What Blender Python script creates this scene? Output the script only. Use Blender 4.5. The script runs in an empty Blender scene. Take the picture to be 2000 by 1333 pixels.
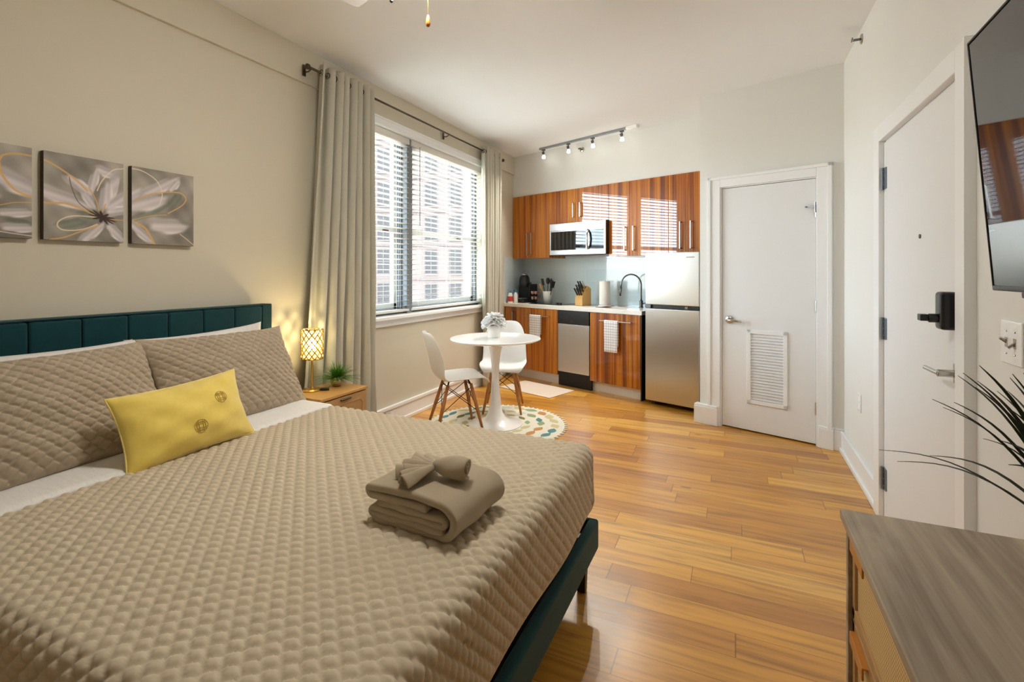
import bpy, bmesh, math, random
import numpy as np
from mathutils import Vector, Matrix, noise
random.seed(4); RNG = np.random.default_rng(7)
S = bpy.context.scene; COL = S.collection
PI = math.pi

# ---------------------------------------------------------------- camera, world, light, exposure
# world axes: Y runs along the window wall towards the kitchen, X points from that wall into the room
CAMH = 1.31; FPX = 958.0
cam = bpy.data.cameras.new('camera'); cam.sensor_width = 36.0; cam.lens = 36.0*FPX/2000.0
cam.shift_y = -134.5/2000.0; cam.clip_start = 0.03; cam.clip_end = 500
co = bpy.data.objects.new('camera', cam); COL.objects.link(co)
co.location = (0, 0, CAMH); co.rotation_euler = (PI/2, 0, math.radians(24.5)); S.camera = co

w = bpy.data.worlds.new('daylight'); S.world = w; w.use_nodes = True
wn_, wl_ = w.node_tree.nodes, w.node_tree.links
bg = wn_['Background']; wt_ = wn_.new('ShaderNodeTexCoord'); ws_ = wn_.new('ShaderNodeSeparateXYZ'); wr_ = wn_.new('ShaderNodeValToRGB')
wl_.new(wt_.outputs['Generated'], ws_.inputs[0]); wl_.new(ws_.outputs[2], wr_.inputs[0]); wl_.new(wr_.outputs[0], bg.inputs[0])
wr_.color_ramp.elements[0].position = 0.0; wr_.color_ramp.elements[0].color = (.40, .39, .37, 1)   # street and roofs below the horizon
wr_.color_ramp.elements[1].position = 0.03; wr_.color_ramp.elements[1].color = (.76, .89, 1.0, 1)   # bright hazy sky
bg.inputs[1].default_value = 7.5

sun = bpy.data.lights.new('sun', 'SUN'); sun.energy = 0.6; sun.angle = 0.02; sun.color = (1, .93, .86)
so = bpy.data.objects.new('sun', sun); COL.objects.link(so)
so.rotation_euler = Vector((-.80, .50, -.75)).to_track_quat('-Z', 'Y').to_euler()

S.view_settings.view_transform = 'Standard'; S.view_settings.look = 'None'
S.view_settings.gamma = 1.0; S.view_settings.use_curve_mapping = False
S.view_settings.exposure = 1.45
S.cycles.max_bounces = 10; S.cycles.diffuse_bounces = 6; S.cycles.glossy_bounces = 4
S.cycles.transparent_max_bounces = 12; S.cycles.caustics_reflective = False; S.cycles.caustics_refractive = False
S.cycles.sample_clamp_indirect = 6.0

def portal(loc, rot, sx, sy):
    l = bpy.data.lights.new('window_portal', 'AREA'); l.shape = 'RECTANGLE'; l.size = sx; l.size_y = sy
    l.cycles.is_portal = True
    o = bpy.data.objects.new('window_portal', l); COL.objects.link(o); o.location = loc; o.rotation_euler = rot
portal((-2.92, 3.12, 1.74), (0, -PI/2, 0), 1.62, 1.12)
portal((-2.92, 4.40, 1.74), (0, -PI/2, 0), 1.62, 1.32)

# ---------------------------------------------------------------- room numbers
XL = -2.70; XR = 0.72; ZC = 2.84; YF = -1.5
KU = Vector((.94614, -.32375, 0)); KM = Vector((-.32375, -.94614, 0)); K0 = Vector((-2.70, 6.294, 0))
KROT = math.atan2(KU.y, KU.x)
def KP(a, b, z=0): return K0 + KU*a + KM*b + Vector((0, 0, z))

# ---------------------------------------------------------------- materials
def lin(c):
    if isinstance(c, str): c = [int(c[i:i+2], 16) for i in (0, 2, 4)]
    return tuple(((x/255)/12.92 if x/255 <= .04045 else ((x/255+.055)/1.055)**2.4) for x in c) + (1,)
def mat(name):
    m = bpy.data.materials.new(name); m.use_nodes = True
    nt = m.node_tree; return m, nt, nt.nodes, nt.links, nt.nodes['Principled BSDF']
def N(nodes, t, **kw):
    n = nodes.new(t)
    for k, v in kw.items(): setattr(n, k, v)
    return n
def coords(nodes, links, scale=(1, 1, 1), rot=(0, 0, 0), kind='Object'):
    tc = N(nodes, 'ShaderNodeTexCoord'); mp = N(nodes, 'ShaderNodeMapping')
    mp.inputs['Scale'].default_value = scale; mp.inputs['Rotation'].default_value = rot
    links.new(tc.outputs[kind], mp.inputs['Vector']); return mp
def ramp(nodes, stops, interp='LINEAR'):
    r = N(nodes, 'ShaderNodeValToRGB'); r.color_ramp.interpolation = interp
    e = r.color_ramp.elements
    while len(e) < len(stops): e.new(.5)
    for k, (p, c) in enumerate(stops): e[k].position = p; e[k].color = lin(c)
    return r
def P(name, col, rough=.5, metal=0, spec=.5, bump=None, coat=0, sheen=0, vary=None, trans=0, kind='Object'):
    """principled material; vary=(scale, amount) mottles the colour, bump=(scale, strength, dist)"""
    m, nt, nd, lk, b = mat(name)
    c = lin(col); b.inputs['Base Color'].default_value = c; b.inputs['Roughness'].default_value = rough
    b.inputs['Metallic'].default_value = metal; b.inputs['Specular IOR Level'].default_value = spec
    b.inputs['Coat Weight'].default_value = coat; b.inputs['Coat Roughness'].default_value = .05
    b.inputs['Sheen Weight'].default_value = sheen
    v = vary or (6, .05)
    mp = coords(nd, lk, (v[0],)*3 if not isinstance(v[0], tuple) else v[0], kind=kind)
    nz = N(nd, 'ShaderNodeTexNoise'); nz.inputs['Detail'].default_value = 4; lk.new(mp.outputs[0], nz.inputs['Vector'])
    mx = N(nd, 'ShaderNodeMix', data_type='RGBA', blend_type='MIX')
    mx.inputs[6].default_value = tuple(x*(1-v[1]) for x in c[:3])+(1,); mx.inputs[7].default_value = tuple(min(1, x*(1+v[1])) for x in c[:3])+(1,)
    lk.new(nz.outputs[0], mx.inputs[0]); lk.new(mx.outputs[2], b.inputs['Base Color'])
    if bump:
        mp2 = coords(nd, lk, (bump[0],)*3 if not isinstance(bump[0], tuple) else bump[0], kind=kind)
        n2 = N(nd, 'ShaderNodeTexNoise'); n2.inputs['Detail'].default_value = 6; lk.new(mp2.outputs[0], n2.inputs['Vector'])
        bp = N(nd, 'ShaderNodeBump'); bp.inputs['Strength'].default_value = bump[1]; bp.inputs['Distance'].default_value = bump[2]
        lk.new(n2.outputs[0], bp.inputs['Height']); lk.new(bp.outputs[0], b.inputs['Normal'])
    if trans:
        out = nd['Material Output']; tl = N(nd, 'ShaderNodeBsdfTranslucent'); tl.inputs[0].default_value = c
        ms = N(nd, 'ShaderNodeMixShader'); ms.inputs[0].default_value = trans
        lk.new(b.outputs[0], ms.inputs[1]); lk.new(tl.outputs[0], ms.inputs[2]); lk.new(ms.outputs[0], out.inputs[0])
    return m
def emit(name, col, s, base=None):
    m, nt, nd, lk, b = mat(name); b.inputs['Base Color'].default_value = lin(base or col); b.inputs['Roughness'].default_value = .4
    b.inputs['Emission Color'].default_value = lin(col); b.inputs['Emission Strength'].default_value = s
    nz = N(nd, 'ShaderNodeTexNoise'); nz.inputs['Scale'].default_value = 30
    mr = N(nd, 'ShaderNodeMapRange'); mr.inputs[3].default_value = s*.9; mr.inputs[4].default_value = s*1.1
    lk.new(nz.outputs[0], mr.inputs[0]); lk.new(mr.outputs[0], b.inputs['Emission Strength']); return m

M = {}
M['wallshade'] = P('wall_paint_shaded', (210, 203, 185), .75, spec=.3, bump=(60, .08, .004), vary=(1.2, .015))  # same wall paint, with the window wall's warm shade mixed into the colour
M['wall'] = P('wall_paint', (226, 226, 222), .75, spec=.3, bump=(60, .08, .004), vary=(1.2, .015))
M['ceil'] = P('ceiling_paint', (238, 240, 241), .9, spec=.2, bump=(60, .06, .004), vary=(1.2, .01))
M['trim'] = P('trim_paint', (238, 240, 241), .38, spec=.45, vary=(3, .012))
M['doorp'] = P('door_paint', (230, 232, 233), .45, vary=(3, .012), bump=(40, .03, .002))
M['white'] = P('white_gloss', (244, 245, 246), .18, coat=.3, vary=(5, .01))
M['shell'] = P('white_shell_plastic', (242, 243, 244), .32, vary=(5, .01))
M['chrome'] = P('brushed_nickel', (190, 188, 182), .22, metal=1, bump=((400, 20, 20), .05, .001))
M['darkchrome'] = P('dark_chrome', (120, 122, 125), .2, metal=1)
M['hinge'] = P('satin_hinge', (128, 140, 150), .35, metal=.8)
M['bronze'] = P('bronze_rod', (92, 84, 72), .3, metal=1)
M['gold'] = P('gold_metal', (212, 170, 90), .25, metal=1)
M['black'] = P('black_plastic', (20, 21, 24), .3)
M['blackmatte'] = P('black_matte', (14, 14, 15), .6)
M['wire'] = P('black_wire', (25, 22, 20), .4, metal=.6)
M['bluegrey'] = P('window_frame_backlit', (118, 126, 134), .5)  # blue grey frames, the backlit shade darkened into the colour
M['sashwhite'] = P('sash_paint', (196, 196, 194), .5)
M['slat'] = P('blind_slat', (226, 223, 216), .5, trans=.2)
M['curtain'] = P('curtain_linen', (200, 197, 182), .85, spec=.2, bump=((300, 300, 120), .25, .002), vary=((30, 30, 4), .04), trans=.12, sheen=.2)
M['velvet'] = P('teal_velvet', (8, 60, 66), .75, spec=.2, sheen=.12, vary=(5, .18), bump=(250, .2, .002))
M['velvetdark'] = P('seam_shade', (8, 36, 40), .9, spec=.1)
M['legwood'] = P('black_wood_leg', (22, 20, 20), .35)
M['quilt'] = P('taupe_quilt', (198, 184, 158), .8, spec=.25, sheen=.25, bump=(500, .25, .0015), vary=(14, .035))
M['sham'] = P('taupe_sham', (176, 161, 139), .82, spec=.25, sheen=.25, bump=(500, .25, .0015), vary=(14, .035))
M['sheet'] = P('white_sheet', (232, 230, 226), .8, bump=((5, 12, 5), .25, .01), vary=(5, .02))
M['yellow'] = P('yellow_velvet', (234, 208, 98), .7, spec=.3, sheen=.6, bump=(200, .2, .002), vary=(10, .07))
M['yellowtrim'] = P('yellow_piping', (232, 214, 130), .7)
M['embroid'] = P('embroidery_thread', (176, 148, 62), .6)
M['towel'] = P('taupe_towel', (192, 175, 145), .95, spec=.1, sheen=.4, bump=(420, .7, .003), vary=(20, .05))
M['oak'] = P('oak_top', (196, 150, 86), .4, vary=((3, 40, 40), .12), bump=((6, 90, 90), .1, .001))
M['oakfront'] = P('oak_front', (176, 138, 90), .5, vary=((40, 3, 40), .12))
M['legdowel'] = P('walnut_dowel_leg', (176, 116, 58), .4, vary=((40, 40, 5), .15))
M['quartz'] = P('white_quartz', (240, 236, 228), .2, vary=(40, .03))
M['toe'] = P('toe_kick_laminate', (226, 224, 220), .35)
M['blade'] = P('fan_blade_white', (240, 240, 243), .35)
M['greyrail'] = P('grey_track', (150, 156, 160), .35, metal=.7)
M['leather'] = P('tan_pull', (190, 124, 48), .45, vary=(30, .1))
M['greentip'] = P('plant_leaf_dark', (38, 46, 30), .5, vary=(12, .5))
M['green'] = P('grass_plant_leaf', (84, 140, 40), .5, vary=(25, .5), trans=.25)
M['pot'] = P('silver_pot', (190, 170, 150), .2, metal=.9)
M['petal'] = P('white_petal', (250, 250, 250), .6, trans=.3)
M['crock'] = P('white_ceramic', (236, 236, 232), .25)
M['paper'] = P('paper_towel', (242, 240, 232), .9, bump=(120, .3, .002))
M['knifewood'] = P('knife_block_wood', (206, 160, 90), .45, vary=((40, 40, 5), .12))
M['red'] = P('red_label', (200, 60, 44), .45); M['bluecap'] = P('blue_cap', (70, 130, 170), .4)
M['clearw'] = P('white_bottle', (235, 232, 226), .4)
M['matw'] = P('mat_weave', (222, 208, 194), .95, bump=(300, .4, .002), vary=(60, .04))
M['fob'] = P('amber_wood_fob', (176, 104, 14), .45, coat=.1)
M['canvasedge'] = P('canvas_edge', (84, 76, 62), .8)
M['peep'] = P('peephole_brass', (90, 84, 70), .4, metal=.8)
M['copper'] = P('pod_foil', (200, 150, 140), .35, metal=.4)
M['cook'] = P('cooktop_glass', (10, 11, 13), .06, coat=.5)
M['bulb'] = emit('track_bulb', (255, 250, 240), 5)
M['bowl'] = emit('fan_light_bowl', (255, 249, 240), 44)
M['lampbulb'] = emit('lamp_bulb', (255, 230, 165), 22)
def sheer():
    m, nt, nd, lk, b = mat('sheer_lamp_liner'); nd.remove(b); t = N(nd, 'ShaderNodeBsdfTransparent'); e = N(nd, 'ShaderNodeEmission'); e.inputs[0].default_value = lin((255, 222, 140)); e.inputs[1].default_value = 1.3
    nz = N(nd, 'ShaderNodeTexNoise'); nz.inputs['Scale'].default_value = 60; mr = N(nd, 'ShaderNodeMapRange'); mr.inputs[3].default_value = .25; mr.inputs[4].default_value = .55; lk.new(nz.outputs[0], mr.inputs[0])
    s = N(nd, 'ShaderNodeMixShader'); lk.new(mr.outputs[0], s.inputs[0]); lk.new(t.outputs[0], s.inputs[1]); lk.new(e.outputs[0], s.inputs[2]); lk.new(s.outputs[0], nd['Material Output'].inputs[0]); return m
M['lampglow'] = sheer()
M['screen'] = P('tv_screen', (3, 8, 14), .03, spec=.8, vary=(3, .1))
M['bezel'] = P('tv_bezel', (8, 9, 11), .3)

def steel(name, col, rough, warm=None):
    m, nt, nd, lk, b = mat(name); b.inputs['Metallic'].default_value = 1
    mp = coords(nd, lk, (2, 2, 160)); nz = N(nd, 'ShaderNodeTexNoise'); nz.inputs['Scale'].default_value = 3; nz.inputs['Detail'].default_value = 5
    lk.new(mp.outputs[0], nz.inputs['Vector'])
    mr = N(nd, 'ShaderNodeMapRange'); mr.inputs[3].default_value = rough-.04; mr.inputs[4].default_value = rough+.05
    lk.new(nz.outputs[0], mr.inputs[0]); lk.new(mr.outputs[0], b.inputs['Roughness'])
    b.inputs['Base Color'].default_value = lin(col)
    bp = N(nd, 'ShaderNodeBump'); bp.inputs['Strength'].default_value = .03; bp.inputs['Distance'].default_value = .002
    lk.new(nz.outputs[0], bp.inputs['Height']); lk.new(bp.outputs[0], b.inputs['Normal'])
    b.inputs['Anisotropic'].default_value = .6
    return m
M['steel'] = steel('stainless_steel', (196, 192, 186), .3)
M['steel2'] = steel('stainless_door', (205, 206, 210), .33)

def wood_cab():
    m, nt, nd, lk, b = mat('zebrano_gloss')
    mp = coords(nd, lk, (16, 16, .25), kind='Object')
    n1 = N(nd, 'ShaderNodeTexNoise'); n1.inputs['Scale'].default_value = 1; n1.inputs['Detail'].default_value = 3; n1.inputs['Roughness'].default_value = .6
    n2 = N(nd, 'ShaderNodeTexNoise'); n2.inputs['Scale'].default_value = 4.5; n2.inputs['Detail'].default_value = 5
    oi = N(nd, 'ShaderNodeObjectInfo'); va = N(nd, 'ShaderNodeVectorMath', operation='ADD')
    sc = N(nd, 'ShaderNodeVectorMath', operation='SCALE'); sc.inputs[3].default_value = 7.0
    lk.new(oi.outputs['Location'], sc.inputs[0]); lk.new(mp.outputs[0], va.inputs[0]); lk.new(sc.outputs[0], va.inputs[1])
    lk.new(va.outputs[0], n1.inputs['Vector']); lk.new(va.outputs[0], n2.inputs['Vector'])
    ad = N(nd, 'ShaderNodeMath', operation='MULTIPLY_ADD'); ad.inputs[1].default_value = .35
    lk.new(n2.outputs[0], ad.inputs[0]); lk.new(n1.outputs[0], ad.inputs[2])
    r = ramp(nd, [(.42, (84, 36, 5)), (.54, (126, 60, 8)), (.64, (164, 88, 12)), (.76, (198, 124, 26)), (.88, (138, 70, 10))])
    lk.new(ad.outputs[0], r.inputs[0]); lk.new(r.outputs[0], b.inputs['Base Color'])
    b.inputs['Roughness'].default_value = .35; b.inputs['Specular IOR Level'].default_value = .3
    b.inputs['Coat Weight'].default_value = 1; b.inputs['Coat Roughness'].default_value = .012; b.inputs['Coat IOR'].default_value = 1.55
    return m
M['zebra'] = wood_cab()

def wood_floor():
    m, nt, nd, lk, b = mat('maple_plank_floor')
    tc = N(nd, 'ShaderNodeTexCoord'); sp = N(nd, 'ShaderNodeSeparateXYZ'); lk.new(tc.outputs['Object'], sp.inputs[0])
    def MA(op, a, bb=None, c=None):
        n = N(nd, 'ShaderNodeMath', operation=op)
        for k, v in enumerate((a, bb, c)):
            if v is None: continue
            if isinstance(v, (int, float)): n.inputs[k].default_value = v
            else: lk.new(v, n.inputs[k])
        return n.outputs[0]
    PW = .122; PL = .95
    v = MA('DIVIDE', sp.outputs[1], PW); row = MA('FLOOR', v); fv = MA('FRACT', v)
    wn = N(nd, 'ShaderNodeTexWhiteNoise', noise_dimensions='1D'); lk.new(row, wn.inputs['W'])
    ln = MA('MULTIPLY_ADD', wn.outputs[0], .5, .75)
    u = MA('DIVIDE', MA('MULTIPLY_ADD', wn.outputs[0], 7.3, sp.outputs[0]), MA('MULTIPLY', ln, PL))
    idx = MA('FLOOR', u); fu = MA('FRACT', u)
    cb = N(nd, 'ShaderNodeCombineXYZ'); lk.new(row, cb.inputs[0]); lk.new(idx, cb.inputs[1])
    w2 = N(nd, 'ShaderNodeTexWhiteNoise', noise_dimensions='3D'); lk.new(cb.outputs[0], w2.inputs['Vector'])
    r = ramp(nd, [(0, (184, 122, 50)), (.12, (200, 140, 56)), (.5, (216, 156, 60)), (.8, (226, 168, 72)), (1, (236, 186, 94))])
    lk.new(w2.outputs[0], r.inputs[0])
    # grain
    cg = N(nd, 'ShaderNodeCombineXYZ'); lk.new(MA('MULTIPLY_ADD', w2.outputs[0], 20, MA('MULTIPLY', sp.outputs[0], 2.2)), cg.inputs[0])
    lk.new(MA('MULTIPLY', sp.outputs[1], 30), cg.inputs[1]); lk.new(MA('MULTIPLY', w2.outputs[0], 50), cg.inputs[2])
    g = N(nd, 'ShaderNodeTexNoise'); g.inputs['Scale'].default_value = 1; g.inputs['Detail'].default_value = 6; g.inputs['Distortion'].default_value = .5
    lk.new(cg.outputs[0], g.inputs['Vector'])
    gr = ramp(nd, [(.3, (196, 190, 184)), (.5, (240, 238, 236)), (.7, (255, 255, 255))]); lk.new(g.outputs[0], gr.inputs[0])
    mx = N(nd, 'ShaderNodeMix', data_type='RGBA', blend_type='MULTIPLY'); mx.inputs[0].default_value = 1
    lk.new(r.outputs[0], mx.inputs[6]); lk.new(gr.outputs[0], mx.inputs[7])
    # knots
    ck = N(nd, 'ShaderNodeCombineXYZ'); lk.new(MA('MULTIPLY', sp.outputs[0], 3.2), ck.inputs[0]); lk.new(MA('MULTIPLY', sp.outputs[1], 9), ck.inputs[1])
    vo = N(nd, 'ShaderNodeTexVoronoi'); vo.inputs['Scale'].default_value = 1; lk.new(ck.outputs[0], vo.inputs['Vector'])
    vs = N(nd, 'ShaderNodeSeparateColor'); lk.new(vo.outputs['Color'], vs.inputs[0])
    kn = MA('MULTIPLY', MA('LESS_THAN', vo.outputs['Distance'], .11), MA('LESS_THAN', vs.outputs[0], .22))
    mk = N(nd, 'ShaderNodeMix', data_type='RGBA'); lk.new(MA('MULTIPLY', kn, .55), mk.inputs[0]); lk.new(mx.outputs[2], mk.inputs[6]); mk.inputs[7].default_value = lin((96, 56, 22))
    # seams
    ev = MA('MINIMUM', fv, MA('SUBTRACT', 1, fv)); s1 = MA('LESS_THAN', ev, .010)
    eu = MA('MINIMUM', fu, MA('SUBTRACT', 1, fu)); s2 = MA('LESS_THAN', MA('MULTIPLY', eu, PL), .0022)
    sm = MA('MAXIMUM', s1, s2)
    ms = N(nd, 'ShaderNodeMix', data_type='RGBA'); lk.new(MA('MULTIPLY', sm, .62), ms.inputs[0]); lk.new(mk.outputs[2], ms.inputs[6]); ms.inputs[7].default_value = lin((110, 66, 26))
    lk.new(ms.outputs[2], b.inputs['Base Color'])
    rr = MA('MULTIPLY_ADD', g.outputs[0], .14, .26); lk.new(rr, b.inputs['Roughness'])
    b.inputs['Coat Weight'].default_value = .3; b.inputs['Coat Roughness'].default_value = .24
    hb = MA('SUBTRACT', MA('MULTIPLY', g.outputs[0], .25), sm)
    bp = N(nd, 'ShaderNodeBump'); bp.inputs['Strength'].default_value = .25; bp.inputs['Distance'].default_value = .002
    lk.new(hb, bp.inputs['Height']); lk.new(bp.outputs[0], b.inputs['Normal'])
    return m
M['floor'] = wood_floor()

def dresser_wood():
    m, nt, nd, lk, b = mat('greige_oak')
    mp = coords(nd, lk, (5, .8, 5)); n1 = N(nd, 'ShaderNodeTexNoise'); n1.inputs['Scale'].default_value = 2.2; n1.inputs['Detail'].default_value = 5; n1.inputs['Distortion'].default_value = 1.2
    lk.new(mp.outputs[0], n1.inputs['Vector'])
    mp2 = coords(nd, lk, (160, 5, 60)); n2 = N(nd, 'ShaderNodeTexNoise'); n2.inputs['Scale'].default_value = 1; n2.inputs['Detail'].default_value = 4; lk.new(mp2.outputs[0], n2.inputs['Vector'])
    wv = N(nd, 'ShaderNodeTexWave', wave_type='BANDS', bands_direction='X'); wv.inputs['Scale'].default_value = 1.7; wv.inputs['Distortion'].default_value = 9; wv.inputs['Detail'].default_value = 3; wv.inputs['Detail Scale'].default_value = .8
    mp3 = coords(nd, lk, (5, .7, 5)); lk.new(mp3.outputs[0], wv.inputs['Vector'])
    a = N(nd, 'ShaderNodeMath', operation='MULTIPLY_ADD'); a.inputs[1].default_value = .35; lk.new(n2.outputs[0], a.inputs[0]); lk.new(n1.outputs[0], a.inputs[2])
    a2 = N(nd, 'ShaderNodeMath', operation='MULTIPLY_ADD'); a2.inputs[1].default_value = .07; lk.new(wv.outputs[1], a2.inputs[0]); lk.new(a.outputs[0], a2.inputs[2])
    r = ramp(nd, [(.40, (112, 98, 82)), (.58, (140, 125, 106)), (.74, (160, 146, 126)), (.92, (178, 165, 142))])
    lk.new(a2.outputs[0], r.inputs[0]); lk.new(r.outputs[0], b.inputs['Base Color']); b.inputs['Roughness'].default_value = .45
    return m
M['dresser'] = dresser_wood()

def cane():
    m, nt, nd, lk, b = mat('woven_cane')
    mp = coords(nd, lk, (1, 1, 1)); wv = []
    for ax, sc in (('Y', 44), ('Z', 36)):
        q = N(nd, 'ShaderNodeTexWave', wave_type='BANDS', bands_direction=ax); q.inputs['Scale'].default_value = sc
        lk.new(mp.outputs[0], q.inputs['Vector']); wv.append(q)
    mu = N(nd, 'ShaderNodeMath', operation='MULTIPLY'); lk.new(wv[0].outputs[1], mu.inputs[0]); lk.new(wv[1].outputs[1], mu.inputs[1])
    r = ramp(nd, [(0, (226, 196, 140)), (.5, (196, 160, 104)), (1, (92, 66, 36))]); lk.new(mu.outputs[0], r.inputs[0])
    lk.new(r.outputs[0], b.inputs['Base Color']); b.inputs['Roughness'].default_value = .6
    return m
M['cane'] = cane()

def tiles():
    m, nt, nd, lk, b = mat('glass_tile')
    tc = N(nd, 'ShaderNodeTexCoord'); sp = N(nd, 'ShaderNodeSeparateXYZ'); lk.new(tc.outputs['Object'], sp.inputs[0])
    cb = N(nd, 'ShaderNodeCombineXYZ'); ad = N(nd, 'ShaderNodeMath', operation='ADD'); lk.new(sp.outputs[0], ad.inputs[0]); lk.new(sp.outputs[1], ad.inputs[1])
    lk.new(ad.outputs[0], cb.inputs[0]); lk.new(sp.outputs[2], cb.inputs[1])
    br = N(nd, 'ShaderNodeTexBrick'); br.inputs['Scale'].default_value = 1; br.inputs['Brick Width'].default_value = .30; br.inputs['Row Height'].default_value = .15
    br.inputs['Mortar Size'].default_value = .003; br.inputs['Color1'].default_value = lin((204, 222, 227)); br.inputs['Color2'].default_value = lin((214, 229, 233)); br.inputs['Mortar'].default_value = lin((224, 230, 232))
    lk.new(cb.outputs[0], br.inputs['Vector']); lk.new(br.outputs[0], b.inputs['Base Color'])
    b.inputs['Roughness'].default_value = .08; b.inputs['Coat Weight'].default_value = .6
    return m
M['tile'] = tiles()

def check_cloth():
    m, nt, nd, lk, b = mat('checked_dish_towel')
    mp = coords(nd, lk, (1, 1, 1)); sp = N(nd, 'ShaderNodeSeparateXYZ'); lk.new(mp.outputs[0], sp.inputs[0]); o = []
    for k, off in ((0, 0), (2, 0)):
        d = N(nd, 'ShaderNodeMath', operation='DIVIDE'); d.inputs[1].default_value = .028; lk.new(sp.outputs[k], d.inputs[0])
        f = N(nd, 'ShaderNodeMath', operation='FRACT'); lk.new(d.outputs[0], f.inputs[0])
        l = N(nd, 'ShaderNodeMath', operation='LESS_THAN'); l.inputs[1].default_value = .16; lk.new(f.outputs[0], l.inputs[0]); o.append(l)
    mx = N(nd, 'ShaderNodeMath', operation='MAXIMUM'); lk.new(o[0].outputs[0], mx.inputs[0]); lk.new(o[1].outputs[0], mx.inputs[1])
    c = N(nd, 'ShaderNodeMix', data_type='RGBA'); c.inputs[6].default_value = lin((240, 238, 236)); c.inputs[7].default_value = lin((168, 172, 186))
    lk.new(mx.outputs[0], c.inputs[0]); lk.new(c.outputs[2], b.inputs['Base Color']); b.inputs['Roughness'].default_value = .9
    return m
M['check'] = check_cloth()

def attr_mat(name, rough=.7):
    m, nt, nd, lk, b = mat(name); a = N(nd, 'ShaderNodeVertexColor'); a.layer_name = 'paint'
    mp = coords(nd, lk, (90, 90, 90)); nz = N(nd, 'ShaderNodeTexNoise'); lk.new(mp.outputs[0], nz.inputs['Vector'])
    bp = N(nd, 'ShaderNodeBump'); bp.inputs['Strength'].default_value = .3; bp.inputs['Distance'].default_value = .002; lk.new(nz.outputs[0], bp.inputs['Height']); lk.new(bp.outputs[0], b.inputs['Normal'])
    lk.new(a.outputs[0], b.inputs['Base Color']); b.inputs['Roughness'].default_value = rough; return m
M['paint'] = attr_mat('flower_painting')

def glass(name, tint=(1, 1, 1), refl=.08):
    m, nt, nd, lk, b = mat(name); nd.remove(b); out = nd['Material Output']
    t = N(nd, 'ShaderNodeBsdfTransparent'); t.inputs[0].default_value = tint+(1,); g = N(nd, 'ShaderNodeBsdfGlossy'); g.inputs['Roughness'].default_value = .02
    f = N(nd, 'ShaderNodeFresnel'); f.inputs[0].default_value = 1.3
    s = N(nd, 'ShaderNodeMixShader'); ge = N(nd, 'ShaderNodeNewGeometry'); iv = N(nd, 'ShaderNodeMath', operation='SUBTRACT'); iv.inputs[0].default_value = 1; lk.new(ge.outputs['Backfacing'], iv.inputs[1])
    mu = N(nd, 'ShaderNodeMath', operation='MULTIPLY'); lk.new(f.outputs[0], mu.inputs[0]); lk.new(iv.outputs[0], mu.inputs[1]); lk.new(mu.outputs[0], s.inputs[0]); lk.new(t.outputs[0], s.inputs[1]); lk.new(g.outputs[0], s.inputs[2]); lk.new(s.outputs[0], out.inputs[0])
    return m
M['glass'] = glass('window_glass', (.97, .985, .98))
M['facade'] = P('facade_stone', (76, 66, 63), .8, vary=(.3, .04), bump=(1.5, .15, .05))
M['cornice'] = P('facade_trim', (68, 60, 57), .8)
M['farglass'] = P('far_window_glass', (17, 14, 15), .6, vary=(.8, .3))
M['farframe'] = P('far_window_frame', (62, 57, 55), .6)
M['rugw'] = P('rug_cream', (232, 230, 216), .95, bump=(160, .6, .004), vary=(30, .05))
for n, c in (('rugteal', (92, 142, 146)), ('rugolive', (128, 134, 84)), ('rugsand', (206, 196, 150)), ('rugsage', (150, 170, 130)), ('rugtan', (196, 146, 96)), ('rugpale', (204, 216, 204))):
    M[n] = P(n, c, .95, bump=(160, .6, .004), vary=(40, .12))

# ---------------------------------------------------------------- mesh helpers
def link(name, me, m, parent=None, smooth=False, bevel=0, solid=0, segs=2, sub=0):
    o = bpy.data.objects.new(name, me); COL.objects.link(o)
    for mm in (m if isinstance(m, (list, tuple)) else [m]): me.materials.append(M[mm] if isinstance(mm, str) else mm)
    if parent: o.parent = parent
    if smooth:
        for p in me.polygons: p.use_smooth = True
    if solid:
        s = o.modifiers.new('solid', 'SOLIDIFY'); s.thickness = solid; s.offset = 0
    if bevel:
        b = o.modifiers.new('bevel', 'BEVEL'); b.width = bevel; b.segments = segs; b.limit_method = 'ANGLE'; b.angle_limit = math.radians(40)
        for p in me.polygons: p.use_smooth = True
        w = o.modifiers.new('wn', 'WEIGHTED_NORMAL'); w.keep_sharp = True
    if sub:
        s = o.modifiers.new('sub', 'SUBSURF'); s.levels = sub; s.render_levels = sub
    return o
def fin(name, bm, m, parent=None, **k):
    me = bpy.data.meshes.new(name); bmesh.ops.recalc_face_normals(bm, faces=bm.faces[:]); bm.to_mesh(me); bm.free(); return link(name, me, m, parent, **k)
def BM(): return bmesh.new()
def box(bm, x0, x1, y0, y1, z0, z1, mx=None, mi=0, taper=1):
    vs = []
    cx, cy = (x0+x1)/2, (y0+y1)/2
    for z, t in ((z0, taper), (z1, 1)):
        for x, y in ((x0, y0), (x1, y0), (x1, y1), (x0, y1)):
            v = Vector((cx+(x-cx)*t, cy+(y-cy)*t, z)); vs.append(bm.verts.new(mx @ v if mx else v))
    for f in ((3, 2, 1, 0), (4, 5, 6, 7), (0, 1, 5, 4), (1, 2, 6, 5), (2, 3, 7, 6), (3, 0, 4, 7)):
        bm.faces.new([vs[i] for i in f]).material_index = mi
    return bm
def B(name, dims, m, parent=None, **k): return fin(name, box(BM(), *dims), m, parent, **k)
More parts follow.
